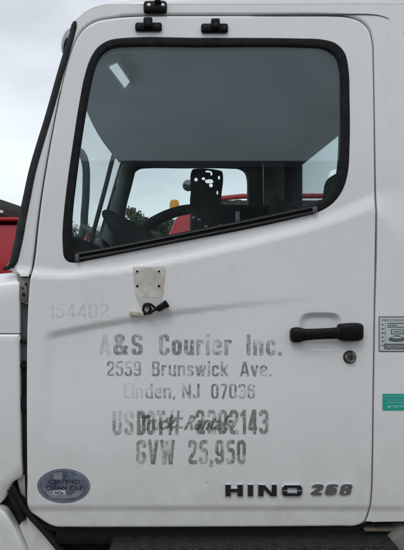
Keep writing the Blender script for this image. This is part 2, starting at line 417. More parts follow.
# ------------------------------------------------------------------ outlines, measured on the cab side (pixels of the photograph)
door_pts = [(112, 17.5), (140, 15.5), (200, 15), (270, 15), (330, 15.2), (348, 16.5), (361, 21), (369, 29), (372.5, 41), (373.5, 65), (374.2, 110),
            (374.8, 170), (375, 200), (374.2, 260), (373, 330), (372, 400), (371.5, 460), (370.5, 500), (368.5, 514), (364.5, 523.5), (357, 527.2),
            (340, 527.6), (280, 528.2), (200, 528.6), (120, 528.8), (70, 528.6), (54, 528), (47, 525), (36, 517.5), (29.5, 512.5), (27.6, 507), (27.4, 480), (27.2, 420),
            (27.3, 360), (28, 320), (29.5, 292), (31, 277), (33, 269), (35.2, 255), (38, 228), (42, 196), (47, 164), (53, 130), (60, 94), (67.5, 62), (74, 43), (83, 29), (95, 21)]
door_o = resample(door_pts, 2.2)
seal_out = resample([(62.5, 249), (62, 235), (63.5, 212), (67.5, 178), (73, 140), (78.5, 105), (84.5, 75), (90, 58.5), (98, 46.5), (109, 39.8), (124, 37.5), (200, 37.3),
                     (300, 38), (322, 39), (336, 43), (345, 52.5), (348.6, 67), (350, 100), (350, 145), (348, 174), (343, 190), (333, 203.5), (319, 212.2), (300, 217.6),
                     (245, 230), (180, 242.5), (120, 254.5), (90, 260.5), (76, 263), (68, 262), (63.6, 257)], 2.5)
seal_in = resample([(71.5, 240), (72.2, 215), (76, 180), (81.2, 141), (86.5, 108), (91.5, 82), (96.5, 63.5), (103, 53.5), (112.5, 48), (126, 46.6), (200, 46.6),
                    (305, 47.2), (324, 49), (335, 56), (339.4, 68), (340.6, 100), (340.4, 148), (338.2, 172), (333, 187), (324, 198.5), (311, 205), (290, 209.5),
                    (245, 219.5), (180, 232.5), (120, 244.5), (90, 250), (78, 251), (72.6, 247.5)], 2.5)

shx = np.array([0, 27, 62, 120, 180, 250, 300, 340, 375, 404, 440]); shy = np.array([271, 271, 274, 268, 257, 241, 228, 213, 197, 188, 180])
rcx = np.array([20, 45, 100, 170, 240, 330, 380]); rcy = np.array([341, 336, 325, 313.5, 305, 297, 293])
def base_h(x, y):
    x = np.asarray(x, float); y = np.asarray(y, float)
    ys = np.interp(x, shx, shy); wid = 13+np.maximum(0, x-372)*1.6+np.maximum(0, x-300)*.08
    h = .0085*sstep((y-ys+6)/wid)
    h = h-.0075*((np.clip(y-390, 0, 200)/120)**2)          # the lower body tucks under
    h = h-.0030*((np.clip(200-y, 0, 400)/200)**2)          # the frame leans in towards the roof
    h = h-.0052*sstep((y-504)/9)                            # sill crease
    return h
def door_h(x, y):
    x = np.asarray(x, float); y = np.asarray(y, float); h = base_h(x, y)
    yr = np.interp(x, rcx, rcy); th = np.interp(x, [45, 150, 330], [11, 8.5, 6])
    fx = sstep((x-41)/16)*(1-sstep((x-90)/255)); fy = 1-sstep((y-350)/110)
    h = h-.0092*sstep((y-yr+th*.5)/th)*fx*fy
    # bowl behind the handle
    q = np.sqrt(((x-320)/21.5)**4+((y-331)/18.5)**4)
    h = h-.013*sstep((1.08-q)/.62)
    return h

# ------------------------------------------------------------------ the ground
g = MB(); n = 60; ext = 600
g.add([(-ext, -ext, 0), (ext, -ext, 0), (ext, ext, 0), (-ext, ext, 0)], [(0, 1, 2, 3)])
gm = mat('worn_asphalt', (.10, .098, .092), .9, noise=.9, nscale=.8, col2=(.16, .15, .135), bump=.6, bscale=30)
tagk(g.build('ground', gm), 'worn grey asphalt yard', None, kind='structure')

# ------------------------------------------------------------------ the truck
CW = 1.95   # cab width
truck = empty('delivery_truck', (0, CW/2, 0))
tagk(truck, 'white delivery truck cab seen from its driver door, with worn grey lettering', 'truck')

# --- cab side (near) with door opening
gap = np.interp(door_o[:, 1], [15, 30, 120, 260, 300], [1.5, 1.1, 1.2, 2.2, 1.5])
gap = gap*np.where((door_o[:, 0] < 120) & (door_o[:, 1] < 90), .5, 1); d_n = offset(door_o, -1.0)-door_o; opening = door_o+d_n*gap[:, None]
side_pts = [(74.5, 21), (78, 17.5), (84, 12.2), (92, 7.4), (104, 4), (160, 3), (250, 3), (350, 3), (428, 3), (430, 5), (430, 60), (430, 200), (430, 350), (430, 500), (430, 519),
            (427, 522), (415, 522.2), (400, 522.4), (388, 522.6), (380, 522.7), (376, 522.8), (374, 523.4), (373, 528), (370, 533), (360, 535.6), (300, 536), (150, 536), (60, 536), (45, 533), (33, 522), (24.5, 513), (23, 505), (22.6, 470),
            (22.6, 400), (22.6, 320), (23.5, 285), (21.5, 277.5), (20, 274), (16.5, 270), (18, 262), (23, 240), (28, 210), (33.5, 180), (40, 155), (47, 130), (52.5, 108), (59, 83), (66, 57.5), (73, 35)]
side_o = resample(side_pts, 3)
def cab_h(x, y):
    return base_h(x, y)
inner_open = offset(door_o, 9)
near = MB()
skin(side_o, [opening], rounded(lambda x, y: cab_h(x, y)-.0005, [opening], 2.2, .0045), grid=5, rings=(.5, 1.2, 2.2), Y0=0, depth=.03, mb=near, skip=lambda x, y: ((x < 33) & (y > 276.5)) | ((y > 511) & (x < 56)) | (y > 522.9), cuts=[((17, 276.5), (33, 276.5)), ((330, 522.9), (378, 522.9))])
# roof: lofted from front lip to the back, rounded shoulders, continuing the side sheet
prof = resample([(74.5, 20.5), (78, 16), (84, 10.2), (90, 5.8), (103, -.6), (125, -9), (160, -17), (220, -24), (300, -28), (380, -29), (430, -28)], 4, closed=False)
bx = np.array([74.5, 78, 84, 92, 104, 500]); by = np.array([21, 17.5, 12.2, 7.4, 4, 3])
def roof_rows(prof):
    rows = []
    for (x, yt) in prof:
        yb = np.interp(x, bx, by); yt = min(yt, yb-.3)
        X = PX(x); Zb = PZ(yb); Zt = PZ(yt); row = []; rad = .10; h0 = float(-base_h(x, yb))
        m = 10
        for i in range(m+1):
            a = math.pi/2*i/m; row.append((X, h0+rad*(1-math.cos(a)), Zb+(Zt-Zb)*math.sin(a)))
        for i in range(1, 12):
            t = i/12; row.append((X-.035*math.sin(math.pi*t)*max(0, 1-(x-74)/60), rad+h0+(CW-2*rad-2*h0)*t, Zt+.012*math.sin(math.pi*t)*min(1, (x-74)/60)))
        for i in range(m+1):
            a = math.pi/2*(1-i/m); row.append((X, CW-h0-rad*(1-math.cos(a)), Zb+(Zt-Zb)*math.sin(a)))
        rows.append(row)
    return rows
rows = roof_rows(prof); k = len(rows[0]); vs = [p for r in rows for p in r]
near.add(vs, [(i*k+j, i*k+j+1, (i+1)*k+j+1, (i+1)*k+j) for i in range(len(rows)-1) for j in range(k-1)][::1], 0, True)
# far side sheet and the back wall with its window
far_out = side_o
skin(side_o, [offset(door_o, -1)], lambda x, y: base_h(x, y)*.999, grid=14, Y0=CW, depth=.03, mb=near, outward=1)
XB = PX(430)
bz0, bz1 = PZ(522), PZ(3)
wy0, wy1, wz0, wz1 = .36, 1.60, PZ(195), PZ(61)
yb = [0.0, wy0, wy1, CW]; zb = [bz0, wz0, wz1, bz1]
for i in range(3):
    for j in range(3):
        if i == 1 and j == 1: continue
        near.add([(XB, yb[i], zb[j]), (XB, yb[i+1], zb[j]), (XB, yb[i+1], zb[j+1]), (XB, yb[i], zb[j+1])], [(0, 1, 2, 3)])
near.add([(XB, 0, bz1), (XB, CW, bz1)]+[rows[-1][i] for i in range(k-1, -1, -1)], [tuple(range(2+k))])
cab = near.build('cab_body', M['paint'], truck)

# floor, bulkhead below the windscreen
fl = MB(); fl.box((PX(24), .05, PZ(530)), (XB-.01, CW-.05, PZ(520)), 0)
fl.box((PX(-6), .04, PZ(520)), (PX(19), CW-.04, PZ(284)), .01)
fl.build('cab_floor', M['black'], truck)
# dark jamb behind the shut lines
jm = MB(); jo = offset(door_o, -7); ji = offset(door_o, 7)
skin(jo, [ji], lambda x, y: x*0-.024, grid=12, Y0=0, depth=0, mb=jm)
jm.build('door_frame', M['jamb'], truck)
# upper roof seam that runs on past the door's corner
rs = MB(); pts = [(250, 14.6), (300, 14.4), (350, 13.9), (368, 14), (378, 14.8), (385, 16.6), (389.5, 18.6)]
rp = resample(pts, 2, closed=False)
rs.tube([(PX(x), -float(base_h(x, y))-.0002, PZ(y)) for x, y in rp], [.0004+.0018*math.sin(math.pi*min(1, (i+.3)/len(rp)))**.6 for i in range(len(rp))], n=8)
rs.build('roof_seam_sealer', mat('grey_seam_sealer', (.13, .13, .125), .7, noise=.7, nscale=40), truck)

# --- windscreen seal along the pillar, both sides
strip_c = resample([(75.5, 21), (72.5, 34), (67, 52), (60, 76), (53.5, 100), (47, 123), (40, 146), (33, 171), (27.5, 197), (22, 224), (17.5, 248), (14, 260), (9, 267.5), (3.5, 268.5)], 4, closed=False)
for side in (0, 1):
    st = MB(); P3 = []; rr = []
    for i, (x, y) in enumerate(strip_c):
        t = i/(len(strip_c)-1); P3.append((PX(x-.6), (.004 if not side else CW-.004), PZ(y))); rr.append((.0078+.0038*min(1, t*1.2))*(1-.55*max(0, (t-.93)/.07)))
    rr[0] *= .6
    st.tube(P3, rr, n=12)
    st.build('windscreen_seal', M['strip'], truck)
# windscreen
ws = MB(); nu, nv = 16, 12
top_l = (PX(74), PZ(21)); bot_l = (PX(7), PZ(269))
vs = []
for j in range(nv+1):
    v = j/nv
    i0 = v*(len(strip_c)-1); sx = np.interp(i0, range(len(strip_c)), strip_c[:, 0]); sy = np.interp(i0, range(len(strip_c)), strip_c[:, 1])
    for i in range(nu+1):
        u = i/nu; bul = (.055+.10*v)*math.sin(math.pi*u)
        vs.append((PX(sx)-bul, .006+(CW-.012)*u, PZ(sy)))
ws.add(vs, [(j*(nu+1)+i, j*(nu+1)+i+1, (j+1)*(nu+1)+i+1, (j+1)*(nu+1)+i) for j in range(nv) for i in range(nu)], 0, True)
ws.build('windscreen', M['glass2'], truck)
# grey marker lamp cover bulging out at the roof corner
mk = MB()
b = bmesh.new(); bmesh.ops.create_uvsphere(b, u_segments=24, v_segments=16, radius=1)
mk.bm(b, 0, True, Matrix.Translation((PX(67.6), .03, PZ(38))) @ Matrix.Rotation(R(14), 4, 'Y') @ Matrix.Diagonal((.0200, .024, .0385, 1)))
b = bmesh.new(); bmesh.ops.create_uvsphere(b, u_segments=16, v_segments=10, radius=1)
mk.bm(b, 1, True, Matrix.Translation((PX(65.2), .008, PZ(43))) @ Matrix.Rotation(R(14), 4, 'Y') @ Matrix.Diagonal((.0045, .006, .018, 1)))
mk.build('corner_lamp_cover', [mat('grey_lamp_cover', (.33, .35, .37), .3, coat=.3, noise=.5, nscale=30), M['black']], truck)

# --- the driver's door
door = skin(door_o, [offset(seal_out, 3)], rounded(door_h, [door_o], 2.6, .005), grid=3.2, rings=(.45, 1.1, 1.9, 2.8), Y0=0, depth=.028,
            fine=[(296, 308, 344, 354, 1.1), (40, 322, 120, 350, 1.6), (27, 500, 370, 516, 1.8)]).build('door', M['paint'], truck)
door['label'] = 'white driver door with worn grey lettering and black handle'
# window seal
def seal_prof(loops, h0, r):
    def f(x, y):
        P = np.stack([np.ravel(x), np.ravel(y)], 1); d = np.full(len(P), 1e9)
        for lp in loops: d = np.minimum(d, dist(P, lp))
        t = np.clip(1-d/r, 0, 1); return h0-.006*(1-np.sqrt(np.clip(1-t*t, 0, 1)))
    return f
sl = skin(seal_out, [seal_in], seal_prof([seal_out, seal_in], .0042, 3.2), grid=2, rings=(.4, 1.1, 2.1, 3.2), Y0=0.001, depth=.012).build('window_seal', M['rubber'], door)
# felt strip along the bottom of the pane
a = [(78, 255.2), (120, 247.8), (180, 235.8), (245, 222.8), (314, 208.2)]
fm = MB()
for off, r_, mi in ((0.2, .0030, 0), (5.0, .0036, 0)):
    q = resample([(x, y+off-1.0) for x, y in a], 8, closed=False); fm.tube([(PX(x), -.0062, PZ(y)) for x, y in q], r_, mi, 8)
fm.box((PX(75.6), -.0135, PZ(261.6)), (PX(79.6), -.002, PZ(254.2)), .002, 1)
fm.box((PX(311.6), -.0135, PZ(213.2)), (PX(316.4), -.002, PZ(207.0)), .002, 1)
fm.build('belt_moulding', [mat('belt_rubber', (.016, .017, .018), .4, spec=.3, noise=.5, nscale=50), mat('moulding_clip', (.09, .095, .10), .4)], door)
# pane
def pane(loop, Y, th, mb, mi=0):
    v = [Vector(p) for p in loop]; v2, e2, f2, *_ = geometry.delaunay_2d_cdt(v, [(i, (i+1) % len(v)) for i in range(len(v))], [], 0, 1e-5)
    V = np.array([tuple(p) for p in v2]); F = np.array([f for f in f2 if len(f) == 3]); F = F[inside(V[F].mean(1), loop)]
    for yy, fl_ in ((Y, -1), (Y+th, 1)):
        vs = np.stack([(V[:, 0]-VX)*S, np.full(len(V), yy), EYE+(VY-V[:, 1])*S], 1)
        G = F.copy(); c = np.cross(vs[G[:, 1]]-vs[G[:, 0]], vs[G[:, 2]]-vs[G[:, 0]])[:, 1]; G[c*fl_ < 0] = G[c*fl_ < 0][:, ::-1]
        mb.add(vs.tolist(), G.tolist(), mi, False)
    return mb
pane(offset(seal_in, -2), .004, .004, MB()).build('window_glass', M['glass'], door)
# inner trim of the door, seen past the pane
skin(offset(door_o, 3), [offset(seal_in, -2.5)], lambda x, y: x*0, grid=20, Y0=.05, depth=0).build('door_trim', M['trimd'], door)

# handle
hd = MB()
def sweep_box(mb, path, mi=0, n=20, pw=4.0):
    """path: (px, py, outward centre, half height px, half depth m) -> rounded bar along x"""
    vs = []
    for (x, y, o_, hh, hd_) in path:
        for k in range(n):
            a = 2*math.pi*k/n; ca, sa = math.cos(a), math.sin(a)
            cy = math.copysign(abs(ca)**(2/pw), ca)*hd_; cz = math.copysign(abs(sa)**(2/pw), sa)*hh*S
            vs.append((PX(x), -o_+cy, PZ(y)+cz))
    m = len(path); fs = [(i*n+k, (i+1)*n+k, (i+1)*n+(k+1) % n, i*n+(k+1) % n) for i in range(m-1) for k in range(n)]
    fs += [tuple(range(n)), tuple((m-1)*n+k for k in range(n))[::-1]]
    mb.add(vs, fs, mi, True)
sweep_box(hd, [(288.8, 334.3, .016, 3, .006), (289.4, 334.3, .017, 5.6, .010), (291, 334.3, .018, 7.2, .013), (295, 334.2, .019, 7.8, .014), (299, 334.1, .021, 7.2, .013), (302, 333.9, .025, 6.1, .011),
               (306, 333.6, .027, 5.7, .010), (316, 333, .029, 5.5, .010), (326, 332.6, .028, 5.5, .010), (334, 332.3, .026, 5.7, .011), (337, 332.2, .023, 6.2, .012)], pw=2.8)
sweep_box(hd, [(335.6, 331.6, .016, 5.5, .008), (336.4, 331.6, .017, 7.2, .013), (338, 331.5, .018, 8.2, .016), (345, 331.4, .020, 8.9, .018), (354, 331.2, .020, 9, .018), (358, 331.1, .019, 8.3, .016),
               (360, 331.1, .018, 6.8, .013), (360.8, 331, .017, 4, .007)], pw=4.5)
hd.build('door_handle', M['plastic'], door, 50)
sh = MB(); sweep_box(sh, [(298, 334, .008, 6, .008), (300, 334, .008, 6.5, .009), (303, 334, .004, 5, .006)], pw=3)
lk = MB(); c0 = Vector((PX(348.8), 0, PZ(356.6))); hh = .0085
lk.lathe([(hh-.003, .0175), (hh+.0015, .0172), (hh+.003, .0160), (hh+.0034, .0155)], c0, (0, -1, 0), 1)
lk.lathe([(hh, .0140), (hh+.008, .0138), (hh+.0102, .0120), (hh+.0104, .0095), (hh+.0085, .0088), (hh+.0086, .0010)], c0, (0, -1, 0), 0)
lk.box(c0+Vector((-.0011, -hh-.0095, -.005)), c0+Vector((.0011, -hh-.008, .005)), 0, 2)
lk.build('door_lock', [mat('worn_chrome', (.55, .54, .52), .22, metal=.95, noise=.9, nscale=90, col2=(.10, .09, .08)), M['strip'], M['black']], door)

# black clips above the window
def clip(x0, x1, y0, y1, tx0, tx1, ty0, ty1, parent, h0=.0):
    m = MB(); m.box((PX(x0), -h0-.010, PZ(y1)), (PX(x1), -h0+.002, PZ(y0)), .006, 0, 3)
    m.box((PX(tx0), -h0-.021, PZ(ty1)), (PX(tx1), -h0-.004, PZ(ty0)), .004, 0, 3)
    for xx in (x0+4.2, x1-4.2):
        m.lathe([(.009, .0040), (.0115, .0038), (.0125, .0022)], (PX(xx), -h0, PZ((y0+y1)/2)), (0, -1, 0), 1, 14)
    m.lathe([(.0205, .0046), (.0225, .0042), (.0222, .0015)], (PX((tx0+tx1)/2), -h0, PZ((ty0+ty1)/2+.8)), (0, -1, 0), 1, 14)
    return m.build('visor_clip', [M['plastic'], M['strip']], parent)
clip(135.2, 162, 23, 31.8, 143.6, 152.6, 19.6, 29.2, door, -.001)
clip(201, 228, 24, 33.4, 210.6, 219.4, 20.8, 31, door, -.001)
c3 = MB(); c3.box((PX(143.5), -.008, PZ(13.6)), (PX(167), .012, PZ(1)), .008, 0, 3)
c3.box((PX(154.6), -.016, PZ(4.8)), (PX(160.8), -.002, PZ(-9)), .004, 0, 3)
for xx in (149, 163): c3.lathe([(.007, .0052), (.0098, .005), (.011, .003)], (PX(xx), 0, PZ(6.6)), (0, -1, 0), 1, 16)
c3.build('visor_clip', [M['plastic'], M['chrome']], truck)

# glue pad where a mirror used to sit, and its cut cable
pad = MB(); hq = lambda x, y: door_h(x, y)
po = resample([(133.4, 267.2), (136, 266.7), (145, 267), (156, 266.8), (163, 266.6), (165, 267.6), (165.1, 275), (164.5, 283), (163.4, 286.5), (163.9, 291), (162.4, 296), (160.6, 297.8), (152, 298), (144, 297.6), (137.6, 298), (136, 296), (135, 286), (134, 280), (133.6, 272)], 1.2)
skin(po, [], rounded(lambda x, y: hq(x, y)+.0016, [po], 1, .0010), grid=2, rings=(.5, 1), Y0=0, depth=0, mb=pad)
po2 = resample([(136.5, 296.5), (150, 298), (161.8, 296.4), (162.6, 299), (160.5, 304), (156, 307.8), (148, 308.6), (141.5, 307), (138, 302)], 1.2)
skin(po2, [], rounded(lambda x, y: hq(x, y)+.0010, [po2], 1, .0006), grid=2, rings=(.5, 1), Y0=0, depth=0, mb=pad, mi=1)
for (x, y) in ((137.4, 271.4), (158.9, 271.4), (137.4, 286), (158.9, 286)):
    h_ = float(hq(x, y))
    if y < 280: pad.lathe([(h_+.0012, .0060), (h_+.0022, .0058), (h_+.0026, .0046)], (PX(x), 0, PZ(y)), (0, -1, 0), 1, 18)
    pad.lathe([(h_+.0012, .0032), (h_+.0029, .0030)], (PX(x), 0, PZ(y)), (0, -1, 0), 2, 14)
pad.build('glue_pad', [M['pad'], M['pad2'], M['black']], door, 60)
cb = MB(); H0 = .014
cp = [(143.5, 313.5, .012), (146.5, 313.4, .016), (149.5, 311.5, .02), (151, 308.5, .022), (149.6, 305.6, .022), (146.6, 304.4, .02), (144, 306.2, .018), (143.4, 309.6, .018), (145.6, 312.8, .02),
      (149.6, 313, .024), (153, 310.4, .026), (156, 308.8, .024), (159, 309.4, .022)]
rp = [Vector(c) for c in cp]
cb.tube([(PX(x), -o, PZ(y)) for x, y, o in cp], .0034, 0, 10)
cp2 = [(144, 304.6, .010), (147.5, 303.4, .018), (151.5, 304.2, .022), (154.6, 307, .022), (157, 310, .02)]
cb.tube([(PX(x), -o, PZ(y)) for x, y, o in cp2], .0030, 0, 10)
rot = Matrix.Rotation(R(-33), 4, 'Y')
c_ = Vector((PX(162.4), -.022, PZ(306.2))); cb.box(c_-Vector((.0145, .007, .0080)), c_+Vector((.0115, .007, .0080)), .002, 0, 2, rot)
c_ = Vector((PX(166), -.022, PZ(303.7))); cb.box(c_-Vector((.005, .0085, .0095)), c_+Vector((.005, .0085, .0095)), .002, 0, 2, rot)
rot = Matrix.Rotation(R(6), 4, 'Y')
c_ = Vector((PX(134.8), -.014, PZ(313.2))); cb.box(c_-Vector((.0125, .006, .0052)), c_+Vector((.0125, .006, .0052)), .0015, 1, 2, rot)
c_ = Vector((PX(141), -.013, PZ(314.2))); cb.box(c_-Vector((.008, .004, .004)), c_+Vector((.008, .004, .004)), .0015, 1, 2, rot)
cb.build('cable_stub', [M['plastic'], M['creamp']], door)

# oval certification sticker
ov = MB()
def ell(cx, cy, rx, ry, n=64): a = np.linspace(0, 2*math.pi, n, endpoint=False); return np.stack([cx+rx*np.cos(a), cy+ry*np.sin(a)], 1)
def flat(mb, loop, lift, mi): return skin(np.array(loop, float), [], lambda x, y: door_h(x, y)+lift, grid=6, Y0=0, depth=0, mb=mb, mi=mi)
flat(ov, ell(64, 485.5, 26.4, 17.3), .0005, 0); flat(ov, ell(64, 485.5, 25.4, 16.4), .0008, 1)
flat(ov, ell(64, 485.5, 24.4, 15.5), .0011, 0)
flat(ov, [(53, 472.5), (62.5, 471), (62.8, 480), (55, 480)], .0014, 1)
flat(ov, resample([(44, 487.5), (64, 491.6), (84, 488.5), (80, 495), (64, 498), (50, 495.5)], 2), .0014, 1)
flat(ov, [(53.5, 489.6), (65.4, 489.6), (65.4, 494.4), (53.5, 494.4)], .0017, 3)
text_mesh('CERTIFIED', 49.5, 80, 478.6, 483.2, door_h, 2, .02, 0, .0020, mb=ov); text_mesh('CLEAN IDLE', 46, 83, 484.6, 489.4, door_h, 2, .02, 0, .0020, mb=ov)
text_mesh('NOx', 55, 64, 490.4, 493.8, door_h, 2, .03, 0, .0022, mb=ov)
for q in range(3): flat(ov, [(67, 490.6+q*1.5), (77-q*2, 490.4+q*1.5), (77-q*2, 491+q*1.5), (67, 491.2+q*1.5)], .0020, 2)
ov.build('oval_sticker', [M['stk_blue'], M['stk_grey'], M['stk_ink'], M['stk_white']], door)['label'] = 'blue silver oval emissions sticker'

# painted lettering, one object per word, in a hand-drawn condensed block face
def rp_(pts, r):
    """polyline with its corners rounded"""
    closed = pts[0] == pts[-1]
    if closed: pts = pts[:-1]
    n = len(pts); o = []
    for i, p in enumerate(pts):
        p = np.array(p, float)
        if not closed and i in (0, n-1): o.append(p); continue
        a = np.array(pts[i-1], float); b = np.array(pts[(i+1) % n], float)
        la, lb = np.linalg.norm(a-p), np.linalg.norm(b-p); k = min(r, la*.5, lb*.5)
        s_, e_ = p+(a-p)/la*k, p+(b-p)/lb*k
        for t in (0, .2, .4, .6, .8, 1): o.append(s_*(1-t)**2+p*2*t*(1-t)+e_*t*t)
    q = [o[0]]
    for v in o[1:]:
        if np.linalg.norm(v-q[-1]) > 1e-4: q.append(v)
    return q, closed
def G(t):
    h = t/2; w = .46; L_, R_, T_, B_ = h, w-h, 1-h, h; X_ = .74; XT = X_-h; m = w/2; e = .10
    O = lambda x0, y0, x1, y1: [(x0, (y0+y1)/2), (x0, y1), (x1, y1), (x1, y0), (x0, y0), (x0, (y0+y1)/2)]
    S_ = [(R_, .70), (R_, T_), (L_, T_), (L_, .54), (R_, .46), (R_, B_), (L_, B_), (L_, .30)]
    g = {
     'A': (.52, [[(h*.8, 0), (.26-.02, 1)], [(.26+.02, 1), (.52-h*.8, 0)], [(.12, .26), (.40, .26)]]),
     '&': (.56, [[(.52, .02), (.30, .40), (.12, .70)], [(.12, .68), (.12, T_), (.36, T_), (.36, .68), (.20, .52)], [(.24, .54), (L_, .42), (L_, B_), (.30, B_)], [(.26, B_+.01), (.38, B_+.04), (.52, .44)]]),
     'S': (w, [S_]), 'C': (w, [[(R_, .66), (R_, T_), (L_, T_), (L_, B_), (R_, B_), (R_, .34)]]),
     'o': (.44, [O(L_, B_, .44-h, XT)]), 'u': (.44, [[(L_, X_), (L_, B_), (.44-h, B_), (.44-h, .3)], [(.44-h, X_), (.44-h, 0)]]),
     'r': (.32, [[(L_, 0), (L_, X_)], [(L_, .4), (L_+.03, XT), (.32, XT)]]), 'i': (t, [[(h, 0), (h, X_)], [(h, .84), (h, 1)]]),
     'e': (.44, [[(L_, .40), (.44-h, .40), (.44-h, XT), (L_, XT), (L_, B_), (.44-h, B_), (.44-h, .22)]]),
     'I': (t*1.1, [[(h*1.1, 0), (h*1.1, 1)]]), 'n': (.44, [[(L_, 0), (L_, X_)], [(L_, .45), (L_, XT), (.44-h, XT), (.44-h, 0)]]),
     'c': (.42, [[(.42-h, .48), (.42-h, XT), (L_, XT), (L_, B_), (.42-h, B_), (.42-h, .26)]]), '.': (t, [[(h, 0), (h, t*1.05)]]),
     ',': (t, [[(h, t*1.05), (h, 0), (h*.4, -.12)]]),
     '2': (w, [[(L_, .68), (L_, T_), (R_, T_), (R_, .56), (L_+.02, .22), (L_+.02, B_), (w, B_)]]),
     '5': (w, [[(w-.02, T_), (L_+.01, T_), (L_+.01, .56), (R_, .60), (R_, B_), (L_, B_), (L_, .28)]]),
     '9': (w, [[(R_, .5), (R_, .42), (L_, .42), (L_, T_), (R_, T_), (R_, .5)], [(R_, .5), (R_, B_), (L_, B_), (L_, .26)]]),
     '6': (w, [[(L_, .5), (L_, .58), (R_, .58), (R_, B_), (L_, B_), (L_, .5)], [(L_, .5), (L_, T_), (R_, T_), (R_, .76)]]),
     '0': (w, [O(L_, B_, R_, T_)]), '7': (w, [[(0, T_), (R_, T_), (.16, 0)]]), '1': (.28, [[(.28-h, 0), (.28-h, 1)], [(0, .76), (.28-h, .88)]]),
     '3': (w, [[(L_, .74), (L_, T_), (R_, T_), (R_, .52), (.16, .52)], [(.16, .52), (R_, .52), (R_, B_), (L_, B_), (L_, .26)]]),
     '4': (w, [[(w, .24), (h*.8, .24), (.30, 1)], [(.33, 1), (.33, 0)]]),
     'B': (w, [[(L_, 0), (L_, 1)], [(L_, T_), (R_-.01, T_), (R_-.01, .53), (L_, .53)], [(L_, .53), (R_, .53), (R_, B_), (L_, B_)]]),
     's': (.40, [[(.40-h, .52), (.40-h, XT), (L_, XT), (L_, .42), (.40-h, .34), (.40-h, B_), (L_, B_), (L_, .2)]]),
     'w': (.62, [[(h*.8, X_), (.17, 0)], [(.19, 0), (.31, X_)], [(.31, X_), (.44, 0)], [(.45, 0), (.62-h*.8, X_)]]),
     'k': (.44, [[(L_, 0), (L_, 1)], [(L_, .3), (.40, X_)], [(.17, .42), (.41, 0)]]),
     'v': (.44, [[(h*.8, X_), (.21, 0)], [(.23, 0), (.44-h*.8, X_)]]),
     'L': (.42, [[(L_, 1), (L_, B_), (.42, B_)]]), 'd': (.44, [O(L_, B_, .44-h, XT), [(.44-h, 0), (.44-h, 1)]]),
     'N': (.52, [[(L_, 0), (L_, 1)], [(L_, .96), (.52-h, .04)], [(.52-h, 0), (.52-h, 1)]]),
     'J': (.40, [[(.40-h, 1), (.40-h, B_), (L_, B_), (L_, .3)]]), 'U': (w, [[(L_, 1), (L_, B_), (R_, B_), (R_, 1)]]),
     'D': (w, [[(L_, 0), (L_, 1)], [(L_, T_), (R_, T_), (R_, B_), (L_, B_)]]), 'O': (w, [O(L_, B_, R_, T_)]),
     'T': (w, [[(0, T_), (w, T_)], [(m, 1), (m, 0)]]), '#': (.50, [[(.12, 0), (.20, 1)], [(.34, 0), (.42, 1)], [(-.04, .68), (.56, .68)], [(-.04, .32), (.56, .32)]]),
     'G': (w, [[(R_, .68), (R_, T_), (L_, T_), (L_, B_), (R_, B_), (R_, .44), (.24, .44)]]), 'V': (.50, [[(h*.8, 1), (.24, 0)], [(.26, 0), (.50-h*.8, 1)]]),
     'W': (.68, [[(h*.8, 1), (.18, 0)], [(.20, 0), (.34, .96)], [(.34, .96), (.48, 0)], [(.50, 0), (.68-h*.8, 1)]]),
     'R': (w, [[(L_, 0), (L_, 1)], [(L_, T_), (R_, T_), (R_, .5), (L_, .5)], [(.22, .48), (R_, 0)]]),
     'E': (.42, [[(.42, T_), (L_, T_), (L_, B_), (.42, B_)], [(L_, .52), (.38, .52)]]),
     '8': (w, [O(L_, .53, R_, T_), O(L_, B_, R_, .53), [(L_*.6, .53), (w-L_*.6, .53)]]),
    }
    return g
def ribbon(pts, closed, t, tx):
    """outline polygons of a thick polyline; tx scales thickness across"""
    P = np.array(pts); n = len(P); outs = []
    if closed:
        k = n//2; outs += ribbon(list(P[:k+2]), False, t, tx)+ribbon(list(P[k:])+[P[0], P[1]], False, t, tx); return outs
    d = np.diff(P, axis=0); d /= np.linalg.norm(d, axis=1)[:, None]; nr = np.stack([-d[:, 1], d[:, 0]], 1)
    Ls, Rs = [], []
    for i in range(n):
        if i == 0: m = nr[0]; k = 1
        elif i == n-1: m = nr[-1]; k = 1
        else:
            m = nr[i-1]+nr[i]; l = np.linalg.norm(m); m = m/l if l > 1e-6 else nr[i]; k = min(1/max(.35, m@nr[i]), 1.6)
        Ls.append(P[i]+m*k*t/2*np.array([tx, 1])); Rs.append(P[i]-m*k*t/2*np.array([tx, 1]))
    return [np.array(Ls+Rs[::-1])]
